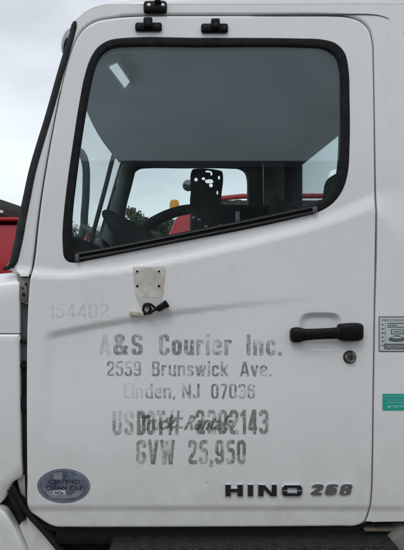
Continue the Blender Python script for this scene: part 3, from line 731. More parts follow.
def block_word(s_, x0, x1, yt, yb_, t=.17, gapx=.10, mb=None, mi=0, lift=.0006, shear=0, tilt=0, hfun=None, r=.16, jit=0.0):
    g = G(t); polys = []; cx = 0
    for c in s_:
        if c == ' ': cx += .3; continue
        w_, sts = g[c]
        for st_ in sts:
            rr_ = .02 if c in 'LTEI17Z4NVWAvwk#' else r
            q, cl = rp_(st_, rr_); polys += [p+np.array([cx, 0]) for p in ribbon(q, cl, t, 1.0)]
        cx += w_+gapx
    cx -= gapx; mb = mb or MB(); hfun = hfun or door_h
    # each glyph stroke union through one triangulation
    pts = []; ed = []
    for p in polys:
        k = len(pts); pts += [Vector(v) for v in p]; ed += [(k+i, k+(i+1) % len(p)) for i in range(len(p))]
    v2, e2, f2, *_ = geometry.delaunay_2d_cdt(pts, ed, [], 0, 1e-4)
    V = np.array([tuple(v) for v in v2]); F = np.array([f for f in f2 if len(f) == 3]); cen = V[F].mean(1); ok = np.zeros(len(F), bool)
    for p in polys: ok |= inside(cen, p)
    F = F[ok]
    px = x0+(V[:, 0]+V[:, 1]*shear)/(cx+shear)*(x1-x0); py = yb_-V[:, 1]*(yb_-yt)+tilt*(px-x0)
    vs = np.stack([(px-VX)*S, -(hfun(px, py)+lift), EYE+(VY-py)*S], 1)
    c_ = np.cross(vs[F[:, 1]]-vs[F[:, 0]], vs[F[:, 2]]-vs[F[:, 0]])[:, 1]; F[c_ > 0] = F[c_ > 0][:, ::-1]
    return mb.add(vs.tolist(), F.tolist(), mi, False), V, F
def word(s_, x0, x1, yt, yb_, m, **kw): block_word(s_, x0, x1, yt, yb_, **kw)[0].build('lettering', m, door)
lt_, lb_ = M['letters'], M['letters_b']
word('A', 99.5, 110.5, 334, 355, M['ghost']); word('&S', 113.5, 143, 334, 355, lt_, gapx=.16); word('Courier', 159, 231.5, 334, 355, lt_, t=.175); word('Inc.', 246, 281.5, 334, 355.2, lt_, t=.175)
word('2559', 107, 141, 361, 376, lt_, t=.14); word('Brunswick', 152, 228, 361, 376, lt_, t=.14); word('Ave.', 240, 271, 361, 376, lt_, t=.14)
word('Lin', 124, 143, 383.4, 398.2, M['ghost'], t=.14); word('den,', 145.5, 175, 383.4, 398.2, lt_, t=.14); word('NJ', 182, 199.5, 383.4, 398.2, lt_, t=.14); word('07036', 211, 254.5, 383.4, 398.2, lt_, t=.14)
word('US', 112.5, 134, 410.4, 434.6, M['letters_f'], t=.17); word('DOT', 137, 165, 410, 434.4, lb_, t=.18, gapx=.07); word('#', 166.5, 181, 410, 434.4, lb_, t=.10); word('2292143', 195.5, 268, 409, 433.6, lb_, t=.165)
word('GVW', 136.5, 174.5, 439, 463.6, lb_, t=.17); word('25,950', 188, 245.5, 439, 463.6, lb_, t=.17)
def script(s_, x0, x1, yt, yb_): text_mesh(s_, x0, x1, yt, yb_, door_h, 0, .035, .55, .0010).build('script_lettering', M['script'], door)
script('Truck', 139, 177, 414, 429); script('Rentals', 183.5, 233, 414, 429)
word('154402', 49, 109, 303.6, 318, M['ghost2'], t=.12, tilt=-.01)

# maker's badge: wide block letters and slanted numerals
bd = MB()
def block(poly, h=.0042, mi=0, emi=1):
    z0 = float(door_h(poly[0][0], poly[0][1]))
    b = bmesh.new(); vs = [b.verts.new((PX(x), -z0, PZ(y))) for x, y in poly]; f = b.faces.new(vs); b.normal_update()
    if f.normal.y > 0: f.normal_flip()
    r = bmesh.ops.extrude_face_region(b, geom=[f])
    tv = [q for q in r['geom'] if isinstance(q, bmesh.types.BMVert)]; tf = [q for q in r['geom'] if isinstance(q, bmesh.types.BMFace)]
    for q in tv: q.co.y -= h
    if f.is_valid: bmesh.ops.delete(b, geom=[f], context='FACES_ONLY')
    ins = bmesh.ops.inset_region(b, faces=tf, thickness=.0021, depth=.0022)
    tops = set(tf); b.verts.index_update()
    vs = [v.co.copy() for v in b.verts]
    for fc in b.faces: pass
    k0 = len(bd.v); bd.v += [tuple(v) for v in vs]
    for fc in b.faces:
        bd.f.append(tuple(v.index+k0 for v in fc.verts)); bd.m.append(mi if fc in tops else emi); bd.sm.append(False)
    b.free()
T, B, mid = 483.2, 495.8, 489.5
block([(224.6, T), (231, T), (231, 487), (236.6, 487), (236.6, T), (243, T), (243, B), (236.6, B), (236.6, 491.8), (231, 491.8), (231, B), (224.6, B)][::-1])
block([(247, T), (253.2, T), (253.2, B), (247, B)][::-1])
block([(257.4, T), (264.4, T), (270.6, 490.4), (270.6, T), (276.6, T), (276.6, B), (269.8, B), (263.4, 488.6), (263.4, B), (257.4, B)][::-1])
oo = [(281+2.6, T), (299.4, T), (302, T+2.8), (302, B-2.8), (299.4, B), (283.6, B), (281, B-2.8), (281, T+2.8)]
# O as two halves round a slot
block([(283.6, T), (299.4, T), (302, T+2.8), (302, mid), (296, mid), (295.6, 487.6), (287.4, 487.6), (287, mid), (281, mid), (281, T+2.8)][::-1])
block([(281, mid), (287, mid), (287.4, 491.4), (295.6, 491.4), (296, mid), (302, mid), (302, B-2.8), (299.4, B), (283.6, B), (281, B-2.8)][::-1])
bd.build('maker_badge', [M['badge'], M['badge_edge']], door)
for q, c in enumerate('268'):
    b2 = MB()
    _, V, F = block_word(c, 309+q*14.6, 323.2+q*14.6, 483.4, 494.4, t=(.185 if c == '8' else .225), shear=.14, r=.12)
    px = 309.2+q*14.4+(V[:, 0]/.46*.80+V[:, 1]*.20)*14.2; py = 494.4-V[:, 1]*11.2
    h_ = door_h(px, py); n_v = len(V)
    if q == 0: pass
    front = np.stack([(px-VX)*S, -(h_+.0045), EYE+(VY-py)*S], 1); back = front+np.array([0, .0045, 0])
    cnt = {}
    for f in F:
        for i in range(3):
            e = (f[i], f[(i+1) % 3]); cnt[tuple(sorted(e))] = cnt.get(tuple(sorted(e)), 0)+1
    sides = [(int(f[i]), int(f[(i+1) % 3]), int(f[(i+1) % 3])+n_v, int(f[i])+n_v) for f in F for i in range(3) if cnt[tuple(sorted((f[i], f[(i+1) % 3])))] == 1]
    b2.add(front.tolist()+back.tolist(), F.tolist(), 0, False); k = len(b2.v)-2*n_v
    b2.f += [tuple(i+k for i in f) for f in sides]; b2.m += [1]*len(sides); b2.sm += [False]*len(sides)
    b2.build('badge_digit', [M['badge2'], M['badge_edge']], door)

# stickers on the body behind the door
lb = MB()
def flatc(mb, x0, y0, x1, y1, lift, mi): return skin(resample([(x0, y0), (x1, y0), (x1, y1), (x0, y1)], 500), [], lambda x, y: cab_h(x, y)+lift, grid=9, Y0=0, depth=0, mb=mb, mi=mi)
flatc(lb, 377.6, 316.2, 424, 351.4, .0006, 1); flatc(lb, 378.4, 317.2, 423.2, 350.4, .0010, 0)
def tx(s, x0, x1, yt, yb_, mi=1, mb=lb, b=0.0): text_mesh(s, x0, x1, yt, yb_, cab_h, mi, b, 0, .0015, mb=mb)
tx('VEHICLE EMISSION CONTROL', 380.2, 421, 318.8, 320.9)
for q, (xa, xb) in enumerate(((386, 420), (386, 396), (386, 418))): flatc(lb, xa, 322.6+q*1.9, xb, 323.5+q*1.9, .0014, 1)
for q in range(6):
    yy = 324+q*4.1; flatc(lb, 380, yy, 382.6+(q % 3)*.5, yy+1.0, .0014, 1)
flatc(lb, 383.9, 318, 384.2, 343.4, .0013, 1)
flatc(lb, 389.6, 328.8, 402.4, 334, .0013, 1); flatc(lb, 390.6, 329.7, 401.4, 333.1, .0016, 0); flatc(lb, 391.8, 330.9, 400.4, 331.9, .0019, 1)
flatc(lb, 406, 328.8, 418, 334, .0013, 1); flatc(lb, 406.9, 329.7, 417.1, 333.1, .0016, 0)
car = resample([(387, 339.6), (388.4, 337.4), (391, 336.6), (393, 335.2), (398, 335.1), (401, 336.6), (403.4, 337.2), (404, 339.6)], 1); skin(car, [], lambda x, y: cab_h(x, y)+.0013, grid=4, depth=0, mb=lb, mi=1)
flatc(lb, 391.5, 336.4, 400, 338, .0016, 0)
tx('CAUTION', 405.5, 420, 336, 338.8)
flatc(lb, 383, 343.2, 421.6, 349.0, .0013, 1)
tx('CMC3/GVW', 384, 402, 344.4, 348.0, 0); tx('F4 H07', 405, 419, 344.4, 348, 0)
lb.build('silver_label', [M['label'], M['ink']], truck)['label'] = 'silver printed label with dark outline'
gr = MB(); flatc(gr, 381.4, 393.2, 424, 409.8, .0006, 0)
text_mesh('NOTICE DIESEL ENGINE', 383, 421, 394.4, 396.6, cab_h, 1, 0, 0, .0012, mb=gr)
text_mesh('CLEAN IDLE SYSTEM', 384.5, 419, 398.2, 400.2, cab_h, 1, 0, 0, .0012, mb=gr); flatc(gr, 384.5, 401.6, 418, 402.3, .001, 1)
flatc(gr, 386.5, 404.8, 420, 407.4, .001, 1)
text_mesh('SEE MANUAL', 389, 412, 405.3, 407, cab_h, 0, .02, 0, .0016, mb=gr)
gr.build('green_label', [M['green'], M['greenw']], truck)['label'] = 'green printed label'

# --- passenger door with the same window
fd = skin(door_o, [offset(seal_out, 3)], lambda x, y: base_h(x, y), grid=14, Y0=CW, depth=.02, outward=1).build('door', M['paint_far'], truck)
skin(offset(door_o, 1), [offset(seal_in, -1)], lambda x, y: x*0, grid=20, Y0=CW-.05, depth=.03, outward=-1).build('door_trim', M['trim'], fd)
skin(seal_out, [offset(seal_in, -.5)], lambda x, y: x*0+.004, grid=10, Y0=CW, depth=.02, outward=1).build('window_seal', M['rubber'], fd)
pane(offset(seal_in, -2), CW-.01, .004, MB()).build('window_glass', M['glass2'], fd)

# --- cab interior
hl = MB(); zc = PZ(275-240); nu, nv = 14, 10
vs = []
for i in range(nu+1):
    u = i/nu; xf = -.255-.045*math.sin(math.pi*u)
    for j in range(nv+1):
        v = j/nv; x = xf+(XB-.02-xf)*v; vs.append((x, .03+(CW-.06)*u, zc+.035*math.sin(math.pi*u)**.5*min(1, v*5) if 0 < u < 1 else zc))
hl.add(vs, [(i*(nv+1)+j, (i+1)*(nv+1)+j, (i+1)*(nv+1)+j+1, i*(nv+1)+j+1) for i in range(nu) for j in range(nv)], 0, True)
hl.build('headliner', M['head'], truck, 80)
# pillar trims at the far side of the windscreen
pt = MB()
for Yc in (CW-.075,):
    q = resample([(92, 40), (82, 78), (70, 118), (58, 165), (47, 205), (36, 262)], 12, closed=False)
    pt.tube([(PX(x), Yc, PZ(y)) for x, y in q], [.038+.02*i/len(q) for i in range(len(q))], 0, 14)
q = resample([(119, 140), (113, 158), (106, 185), (98, 215), (90, 245)], 5, closed=False); pt.tube([W(x, y, 1.88) for x, y in q], .0125, 1, 10)
pt.build('pillar_trim', [M['trim'], M['trimd']], truck)
# rear window and dark back trim
bt = MB(); X1 = XB-.03
y_ = [.05, wy0, wy1, CW-.05]; z_ = [bz0, wz0, wz1, zc+.02]
for i in range(3):
    for j in range(3):
        if i == 1 and j == 1: continue
        bt.add([(X1, y_[i], z_[j]), (X1, y_[i+1], z_[j]), (X1, y_[i+1], z_[j+1]), (X1, y_[i], z_[j+1])], [(3, 2, 1, 0)])
for a_, b_ in (((wy0, wz0), (wy1, wz0)), ((wy1, wz0), (wy1, wz1)), ((wy1, wz1), (wy0, wz1)), ((wy0, wz1), (wy0, wz0))):
    bt.add([(X1, *a_), (X1, *b_), (XB+.004, *b_), (XB+.004, *a_)], [(0, 1, 2, 3)])
bt.build('rear_trim', M['trim'], truck)
rw = MB(); rw.box((XB-.012, wy0, wz0), (XB-.007, wy1, wz1)); rw.build('rear_window', M['glass'], truck)
# seats
def seat(xc, yc, name='seat'):
    m = MB(); m.box((xc-.52, yc-.25, 1.18), (xc-.02, yc+.25, 1.33), .05, 0, 4)
    rot = Matrix.Rotation(R(8), 4, 'Y')
    m.box((xc-.07, yc-.25, 1.27), (xc+.07, yc+.25, 1.80), .055, 0, 4, rot)
    m.box((xc-.035+.03, yc-.15, 1.78), (xc+.07+.03, yc+.15, 1.955), .045, 0, 4, rot)
    m.tube([(xc+.03, yc-.06, 1.7), (xc+.04, yc-.06, 1.84)], .008, 1, 8); m.tube([(xc+.03, yc+.06, 1.7), (xc+.04, yc+.06, 1.84)], .008, 1, 8)
    m.box((xc-.45, yc-.2, PZ(520)), (xc-.05, yc+.2, 1.19), .01, 2)
    return m.build(name, [M['seat'], M['chrome'], M['black']], truck)
seat(.565, .52); seat(.50, 1.5)
sb = MB(); sb.box((.545, CW-.165, 1.25), (.60, CW-.155, 2.02), .001); sb.build('seat_belt', mat('grey_webbing', (.22, .23, .23), .8, noise=.5, nscale=80), truck)
# dashboard
db = MB()
db.prism([(-.42, 1.30), (-.42, 1.63), (-.36, 1.70), (-.28, 1.715), (-.22, 1.70), (-.16, 1.62), (-.14, 1.30)], .07, CW-.07, 0, .02)
db.build('dashboard', M['trimd'], truck)
ib = MB()
ib.prism([(-.17, 1.60), (-.185, 1.74), (-.225, 1.815), (-.215, 1.832), (-.19, 1.828), (-.055, 1.755), (-.035, 1.735), (-.05, 1.60)], .58, .98, 0, .012)
ib.build('instrument_hood', M['trimd'], truck)
# curved black rail and perforated plate in front of the far window
gr_ = MB()
q = resample([(112, 256), (122, 245), (134, 235), (150, 224), (166, 215.5), (182, 210.4), (200, 208.6), (222, 209.2), (244, 210), (268, 210), (296, 210.5)], 5, closed=False)
gr_.tube([W(x, y, 1.50) for x, y in q], [.030-.006*min(1, i/22) for i in range(len(q))], 0, 14)
gr_.build('grab_rail', M['trimd'], truck)
pl = MB()
outl = resample([(191.5, 171), (193, 169.2), (196, 168.6), (218, 170), (222, 171.4), (223, 174.5), (221.4, 196), (220.6, 206), (220, 208), (205, 208), (192, 208), (190.6, 206), (190.8, 190)], 2)
hol = [ell(196, 179.5, 1.7, 1.9, 14), ell(203.5, 178.6, 1.8, 1.5, 14), ell(211, 185.2, 1.9, 2.1, 14), ell(219, 177.6, 1.1, 1.9, 12), ell(217.4, 192.6, .8, 2.1, 12),
       resample([(205, 180.6), (212, 179.4), (213.5, 182), (209, 183.2), (206, 182.8)], 1), resample([(205.5, 170.8), (211.8, 171.6), (212, 175.4), (210.8, 175.4), (210.4, 172.8), (205.5, 172)], 1)]
def plate(Y, th, loop, holes, mb):
    lp = [np.stack([VX+(l[:, 0]-VX)*(1+Y/D), VY+(l[:, 1]-VY)*(1+Y/D)], 1) for l in [loop]+holes]
    skin(lp[0], lp[1:], lambda x, y: x*0, grid=6, Y0=Y, depth=th, mb=mb)
    skin(lp[0], lp[1:], lambda x, y: x*0, grid=6, Y0=Y+th, depth=0, mb=mb, outward=1)
plate(1.47, .006, outl, hol, pl)
pl.build('mounting_plate', M['black'], truck)
cs = MB(); a = W(191, 211, 1.45); b_ = W(262, 262, 1.45)
cs.box((a.x, 1.35, b_.z), (b_.x, 1.62, a.z), .02, 0, 3)
for (x, y) in ((193.6, 217.5), (199, 219.4), (206, 226.5), (220.5, 225)):
    p = W(x, y, 1.348); cs.box(p-Vector((.008, .003, .005)), p+Vector((.008, .003, .005)), .001, 1)
p = W(237.6, 218, 1.34); cs.box(p-Vector((.010, .006, .034)), p+Vector((.010, .006, .03)), .003, 1)
cs.build('storage_bin', [M['black'], M['label']], truck)
# pale bars standing in for light through gaps near the steering column
sk = MB(); p = W(118, 243, .6); sk.box(p-Vector((.008, .01, .05)), p+Vector((.008, .01, .022)), .003); p = W(124.5, 243, .62); sk.box(p-Vector((.004, .01, .05)), p+Vector((.004, .01, .018)), .002)
sk.build('gap_light_bars', M['label'], truck)
sw = MB(); cc = Vector((-.09, .55, 1.545)); ax = Vector((.78, 0, .62)).normalized(); u_ = Vector((0, 1, 0)); v_ = ax.cross(u_)
sw.tube([cc+(u_*math.cos(t)+v_*math.sin(t))*.215 for t in np.linspace(0, 2*math.pi, 40, endpoint=False)], .015, 0, 10, close=True)
for t in (0.2, 2.94, 4.71): sw.tube([cc, cc+(u_*math.cos(t)+v_*math.sin(t))*.21], .012, 0, 8)
sw.tube([cc+ax*.01, cc-ax*.25], .035, 0, 12); sw.build('steering_wheel', M['plastic'], truck)
# window glare imitated by a pale plate and glowing patch under the headliner
vz = MB(); 
def glare_slab(pts, z, mi, th=.012): 
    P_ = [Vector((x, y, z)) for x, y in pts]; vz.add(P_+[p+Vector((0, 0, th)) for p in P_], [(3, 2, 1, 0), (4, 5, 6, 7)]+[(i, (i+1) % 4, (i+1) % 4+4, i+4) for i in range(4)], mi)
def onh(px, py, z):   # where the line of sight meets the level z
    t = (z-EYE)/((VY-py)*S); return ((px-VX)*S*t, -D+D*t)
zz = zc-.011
glare_slab([onh(105, 64.5, zz), onh(119.5, 61.5, zz), onh(132.5, 86, zz), onh(125.5, 95, zz)], zz, 0, .02)
glare_slab([onh(109.5, 67.5, zz-.003), onh(117, 64, zz-.003), onh(129.5, 82, zz-.003), onh(124.8, 88, zz-.003)], zz-.003, 1, .003)
vz.build('glass_glare', [mat('glare_halo', (.34, .40, .42), .6, noise=.5, nscale=15), mat('glare_core', (.85, .93, .95), .4, emis=.36)], truck)

# --- passenger side mirror: bent arm and round convex mirror
ma = MB(); q = resample([(40, 150), (62, 147.5), (74, 148.5), (81.5, 153), (85.4, 163), (86.2, 185), (84.6, 212), (81, 236), (60, 245)], 5, closed=False)
ma.tube([W(x, y, 2.2) for x, y in q], .0235, 0, 12)
ma.tube([W(83, 226, 2.2), W(100, 236, 2.0)], .02, 0, 10)
ma.build('mirror_arm', mat('grey_green_arm', (.035, .05, .05), .5, spec=.4, noise=.5, nscale=20, col2=(.02, .03, .03)), truck)
sm = MB(); p = W(188.4, 185.5, 2.3); sm.lathe([(-.01, .010), (-.006, .034), (0, .036), (.008, .028), (.012, .008)], p, (0, 1, 0), 0, 24)
sm.lathe([(-.0115, .003), (-.009, .032), (-.0065, .033)], p, (0, 1, 0), 1, 24)
sm.tube([p+Vector((0, .01, 0)), p+Vector((.06, .02, -.02)), p+Vector((.1, -.1, -.25)), p+Vector((.08, -.35, -.36))], .008, 0, 8)
sm.build('spot_mirror', [M['steel'], M['mirror']], truck)

# --- hood, fender and the gap to the door
hood = MB(); prof2 = [(19.2, 0), ]
nx, ny = 40, 26
def hood_pt(x, s):
    """x px along the truck, s 0..1 over the section from near side to far side"""
    return None
def ring(x):
    t = max(0, (19-x)/480); zt = PZ(271.6)-.10*t-.22*t*t; zb_ = PZ(333.4); r = .05+.03*t; pts = []; tap = .04*t
    pts += [(.004+tap, zb_), (.003+tap, zb_+.03), (.003+tap, zt-r-.02)]
    for i in range(1, 9): a = math.pi/2*i/8; pts.append((.003+tap+r*(1-math.cos(a)), zt-r+r*math.sin(a)))
    pts += [(CW*k/8, zt+.02*t*math.sin(math.pi*k/8)) for k in range(1, 8)]
    return pts+[(CW-y, z) for y, z in pts[:11][::-1]]
xs = [19.2, 18.9, 18.2, 17, 14, 8, 0, -10, -25, -50, -100, -160, -230, -300, -360, -400, -420]
vs = []; 
for i, x in enumerate(xs):
    rg = ring(x); sc_ = (.0035, .0015, .0005, 0)[i] if i < 4 else 0
    if x < -380: sc_ = .02+(-380-x)/40*.05
    for (y, z) in rg:
        vs.append((PX(x), y+(sc_ if y < CW/2 else -sc_), z-(sc_ if z > PZ(280) else 0)))
k = len(ring(0))
hood.add(vs, [(i*k+j, (i+1)*k+j, (i+1)*k+j+1, i*k+j+1) for i in range(len(xs)-1) for j in range(k-1)], 0, True)
hood.add([vs[j] for j in range(k)], [tuple(range(k))], 0, False); hood.add([vs[(len(xs)-1)*k+j] for j in range(k)], [tuple(range(k))[::-1]], 0, False)
hood.build('hood', M['paint'], truck, 60)
# fender panel under the hood seam
fen = resample([(18.6, 334.4), (18.9, 345), (19.3, 380), (20.2, 430), (21, 465), (21.4, 475), (20.4, 479), (16.4, 481), (12.4, 483.6), (9.6, 488), (7.2, 494.5), (3, 501.5), (-3, 507), (-20, 513), (-60, 520), (-120, 500),
                (-190, 470), (-300, 470), (-380, 450), (-400, 400), (-400, 334.4), (-300, 334.4), (-150, 334.4), (-60, 334.4), (-20, 334.4), (0, 334.4), (10, 334.4), (15, 334.4), (17.6, 334.3)], 3)
def fen_h(x, y):
    x = np.asarray(x, float); y = np.asarray(y, float)
    return .0005-.004*((np.clip(y-390, 0, 200)/100)**2)-.010*sstep((y-470+.9*(x-12))/26)
skin(fen, [], rounded(fen_h, [fen], 3, .006), grid=6, rings=(.5, 1.3, 2.4), Y0=0.0, depth=.04, fine=[(-5, 430, 22, 505, 2)]).build('fender', M['paint'], truck)
# lower fairing pieces below the fender
f1 = resample([(-40, 516), (-10, 508), (0, 508.5), (5, 511), (10.5, 519), (16, 528.5), (22, 541), (27, 553), (34, 580), (10, 620), (-40, 620)], 2.5)
skin(f1, [], rounded(lambda x, y: x*0+.012, [f1], 3, .008), grid=5, rings=(.5, 1.3, 2.4), depth=.04).build('step_fairing', M['paint'], truck)
f2 = resample([(26, 518.5), (28.6, 520.4), (36, 529), (46, 541), (54, 551), (70, 580), (60, 620), (40, 620), (29, 560), (24, 545), (18.6, 532), (17.8, 528), (21, 524.5)], 2.5)
skin(f2, [], rounded(lambda x, y: x*0-.012, [f2], 3, .008), grid=5, rings=(.5, 1.3, 2.4), depth=.04).build('step_fairing', M['paint'], truck)
f3 = MB(); f3.prism([(PX(x), PZ(y)) for x, y in [(-12, 498), (8, 470), (22, 476), (24, 495), (33, 516), (62, 552), (70, 575), (20, 600), (0, 560), (-8, 520)]], .03, .05)
q = resample([(12, 486), (17, 496), (23, 507), (29, 515), (40, 527), (52, 541), (60, 551)], 4, closed=False)
f3.tube([(PX(x), -.001, PZ(y)) for x, y in q], [.0065]*len(q), 1, 10)
q = resample([(10, 490), (15, 503), (20, 514), (22, 521)], 3, closed=False)
f3.tube([(PX(x), .006, PZ(y)) for x, y in q], .010, 1, 10)
f3.build('rubber_splash_guard', [M['black'], M['rubber']], truck)
# cowl side and hinge in the gap
cw = MB(); cw.prism([(PX(x), PZ(y)) for x, y in [(14, 282), (27, 278), (28.5, 300), (28, 500), (15, 480)]], .035, .05, 0)
cw.prism([(PX(x), PZ(y)) for x, y in [(16.2, 277.6), (28.6, 277.6), (28.6, 292), (27, 305), (16.4, 301)]], .010, .034, 1, .002)
cw.prism([(PX(x), PZ(y)) for x, y in [(20.4, 284), (26.5, 281.5), (27.4, 290), (26.8, 300), (24, 303), (20, 299)]], .002, .012, 2, .002)
for (x, y, r_) in ((23.6, 294.4, .0048), (22.4, 288, .003), (25.8, 284, .0032)):
    cw.lathe([(-.002, r_), (.004, r_), (.006, r_*.7)], (PX(x), .002, PZ(y)), (0, -1, 0), 0, 6)
for (y0, y1) in ((365, 368), (398, 412), (340, 343)):
    cw.prism([(PX(x), PZ(y)) for x, y in [(17, y0), (29, y0+1), (29, y1+1), (17, y1)]], .012, .036, 3, .002)
cw.prism([(PX(x), PZ(y)) for x, y in [(16.5, 303), (28, 305), (28, 362), (17, 362)]], .022, .034, 4)
cw.prism([(PX(x), PZ(y)) for x, y in [(14.5, 478), (23, 477), (24, 500), (19.4, 496)]], .018, .034, 5)
cw.build('cowl_hinge', [M['jamb'], M['cream'], M['steel'], M['rubber'], mat('grime_grey', (.10, .10, .10), .8, noise=.9, nscale=20, col2=(.04, .04, .04)), M['cream']], truck)
pb = MB(); pb.prism([(PX(x), PZ(y)) for x, y in [(11, 271), (17, 262), (22, 240), (34, 240), (31, 270), (30, 274.6), (15, 274.6)]], .004, .03, 0, .003)
pb.build('pillar_foot', M['paint'], truck)

# --- sill, step and tank below the door
sp = MB(); sp.box((PX(54), .02, PZ(548)), (PX(440), .30, PZ(534)), .004, 0); sp.box((PX(38), .05, PZ(640)), (PX(440), .4, PZ(546)), .01, 0)
sp.box((PX(366), .012, PZ(534)), (PX(398), .08, PZ(531)), .003, 1)
sp.build('cab_sill', [M['black'], M['rust']], truck)
st = MB(); st.prism([(PX(108), PZ(552)), (PX(112), PZ(539.5)), (PX(390), PZ(537.5)), (PX(398), PZ(552)), (PX(398), PZ(600)), (PX(108), PZ(600))], -.05, .25, 0, .006)
for i in range(38):
    for j in range(3):
        x = 118+i*7.1+(j % 2)*3; p = Vector((PX(x), -.052-.0, PZ(543+j*4.2))); st.box(p-Vector((.0075, .003, .0020)), p+Vector((.0075, .003, .0020)), .001, 1, 1, Matrix.Rotation(R(35 if (i+j) % 2 else -35), 4, 'Y'))
st.build('side_step', [M['step'], mat('worn_tread_bars', (.13, .13, .125), .4, spec=.5, noise=.9, nscale=30, col2=(.015, .015, .014))], truck)
sc2 = MB(); sc2.prism([(PX(x), PZ(y)) for x, y in [(389, 538), (396, 532), (402, 529), (440, 529), (440, 600), (408, 575)]], -.02, .2, 0, .006)
sc2.build('tank_bracket', mat('dull_pale_metal', (.12, .12, .11), .6, noise=.9, nscale=14, col2=(.2, .19, .16)), truck)
# chassis, wheels and cargo box (beyond the frame, seen from a step aside)
ch = MB()
for y in (.55, 1.35): ch.box((-1.4, y-.04, .62), (5.2, y+.04, .85), .005)
ch.build('chassis', M['black'], truck)
def wheel(x, y, name='wheel'):
    m = MB(); r = .43
    m.lathe([(-.13, .25), (-.14, .36), (-.11, r-.015), (-.06, r), (.06, r), (.11, r-.015), (.14, .36), (.13, .25)], (x, y, r), (0, 1, 0), 0, 48)
    o = m.build(name, M['tyre'], truck)
    h = MB(); h.lathe([(-.135, .245), (-.06, .22), (-.05, .12), (-.12, .09), (-.125, .03)], (x, y, r), (0, 1, 0), 0, 32); h.build('rim', M['paint_far'], o)
wheel(-.95, .14); wheel(-.95, CW-.14); wheel(4.2, .14); wheel(4.2, CW-.14)
cg = MB(); cg.box((XB+.42, -.16, .98), (5.6, CW+.16, 3.5), .02, 0, 2); 
for i in range(10): cg.box((XB+.7+i*.5, -.167, 1.05), (XB+.73+i*.5, -.158, 3.4), .002)
cg.build('cargo_box', M['paint_far'], truck)

# ------------------------------------------------------------------ vehicles beyond
def mat_box(lo, hi, b): return MB().box(lo, hi, b, 0, 3)
def wheels(parent, pts, r=.5):
    for (x, y) in pts:
        m = MB(); m.lathe([(-.13, r*.55), (-.14, r*.85), (-.1, r), (.1, r), (.14, r*.85), (.13, r*.55)], (x, y, r), (0, 1, 0), 0, 32)
        m.lathe([(-.12, r*.54), (-.05, r*.45), (-.1, r*.15)], (x, y, r), (0, 1, 0), 1, 20); m.build('wheel', [M['tyre'], M['steel']], parent)
# right-hand red truck with an amber beacon
Yr = 7.0
a0 = W(150, 238, Yr); a1 = W(246, 199, Yr); rt = empty('red_truck', (a0.x+1.5, Yr+1, 0))
tagk(rt, 'red truck parked behind, with an amber beacon on its roof, seen through the cab windows', 'truck')
zt = W(0, 209.5, Yr).z; x0 = W(150, 0, Yr).x; x1 = W(212, 0, Yr).x
m = MB(); m.prism([(x0-.5, 1.0), (x0-.5, 1.55), (x0+.05, 1.66), (x0+.34, zt-.12), (x0+.46, zt-.02), (x1-.1, zt), (x1, zt-.08), (x1, 1.0)], Yr, Yr+1.9, 0, .03)
bod = m.build('cab_body', M['red'], rt)
m = MB(); m.prism([(x0+1.02, 1.66), (x0+1.02, zt-.12), (x1-.10, zt-.14), (x1-.10, 1.66)], Yr-.012, Yr+.02, 0, .01); m.build('side_window', mat('dark_glass', (.02, .03, .035), .1), rt)
m = MB(); m.box((x1+.02, Yr-.05, 1.1), (x1+4, Yr+2.1, W(0, 200.5, Yr).z), .03, 1); 
for i in range(7): m.box((x1+.3+i*.55, Yr-.09, 1.15), (x1+.38+i*.55, Yr-.05, W(0, 200.4, Yr).z), .005, 1)
m.tube([(x1-.25, Yr-.04, W(0, 201.5, Yr).z), (x1+.4, Yr-.04, W(0, 196.6, Yr).z), (x1+4, Yr-.04, W(0, 195.6, Yr).z)], .035, 0, 10)
m.build('dump_body', [M['red'], M['tarp']], rt)
wheels(rt, [(x0+.1, Yr+.15), (x0+.1, Yr+1.75), (x1+2.6, Yr+.15), (x1+2.6, Yr+1.75)])
m = MB(); m.box((x0-.4, Yr+.5, .6), (x1+4, Yr+1.4, 1.05), .02); m.build('chassis', M['black'], rt)
p = W(174.4, 208, Yr+.5); hb = W(0, 199.6, Yr+.5).z-zt+.02
m = MB(); m.lathe([(0, .084), (.03, .086), (.04, .074), (hb-.05, .066), (hb-.015, .056), (hb, .03)], (p.x, p.y, zt-.02+.0), (0, 0, 1), 0, 24)
m.build('beacon', M['amber'], rt)

# left-hand red trailer under a dark tarpaulin
Yl = 5.0
lt = empty('red_trailer', (W(-60, 0, Yl).x, Yl+1, 0)); tagk(lt, 'red trailer with a dark sloping tarpaulin top, standing ahead of the white truck', 'trailer')
xl0, xl1 = W(-330, 0, Yl).x, W(30, 0, Yl).x
za, zbb = W(0, 199, Yl).z, W(0, 213, Yl).z
m = MB(); m.box((xl0, Yl, 1.0), (xl1, Yl+2.2, W(0, 224.5, Yl).z), .02); 
for i in range(9): m.box((xl0+.2+i*.5, Yl-.05, 1.02), (xl0+.27+i*.5, Yl+.0, W(0, 226, Yl).z), .004)
m.box((xl0-.02, Yl-.06, W(0, 221, Yl).z), (xl1+.02, Yl+2.26, W(0, 217.6, Yl).z), .01)
m.build('trailer_body', M['red'], lt)
m = MB(); zt0 = W(0, 218, Yl).z
m.prism([(xl0, zt0), (xl0, W(0, 150, Yl).z), (W(-140, 0, Yl).x, W(0, 168, Yl).z), (W(0, 0, Yl).x, za), (W(22, 0, Yl).x, W(0, 206.5, Yl).z), (xl1, zbb), (xl1, zt0)], Yl+.02, Yl+2.2, 0, .02)
m.build('tarpaulin', M['tarp'], lt)
p = W(1.2, 211.6, Yl); m = MB(); m.box(p-Vector((.05, .03, .014)), p+Vector((.022, .03, .016)), .01, 0, 3, Matrix.Rotation(R(14), 4, 'Y')); m.build('tarp_buckle', mat('white_plastic', (.75, .75, .75), .4), lt)
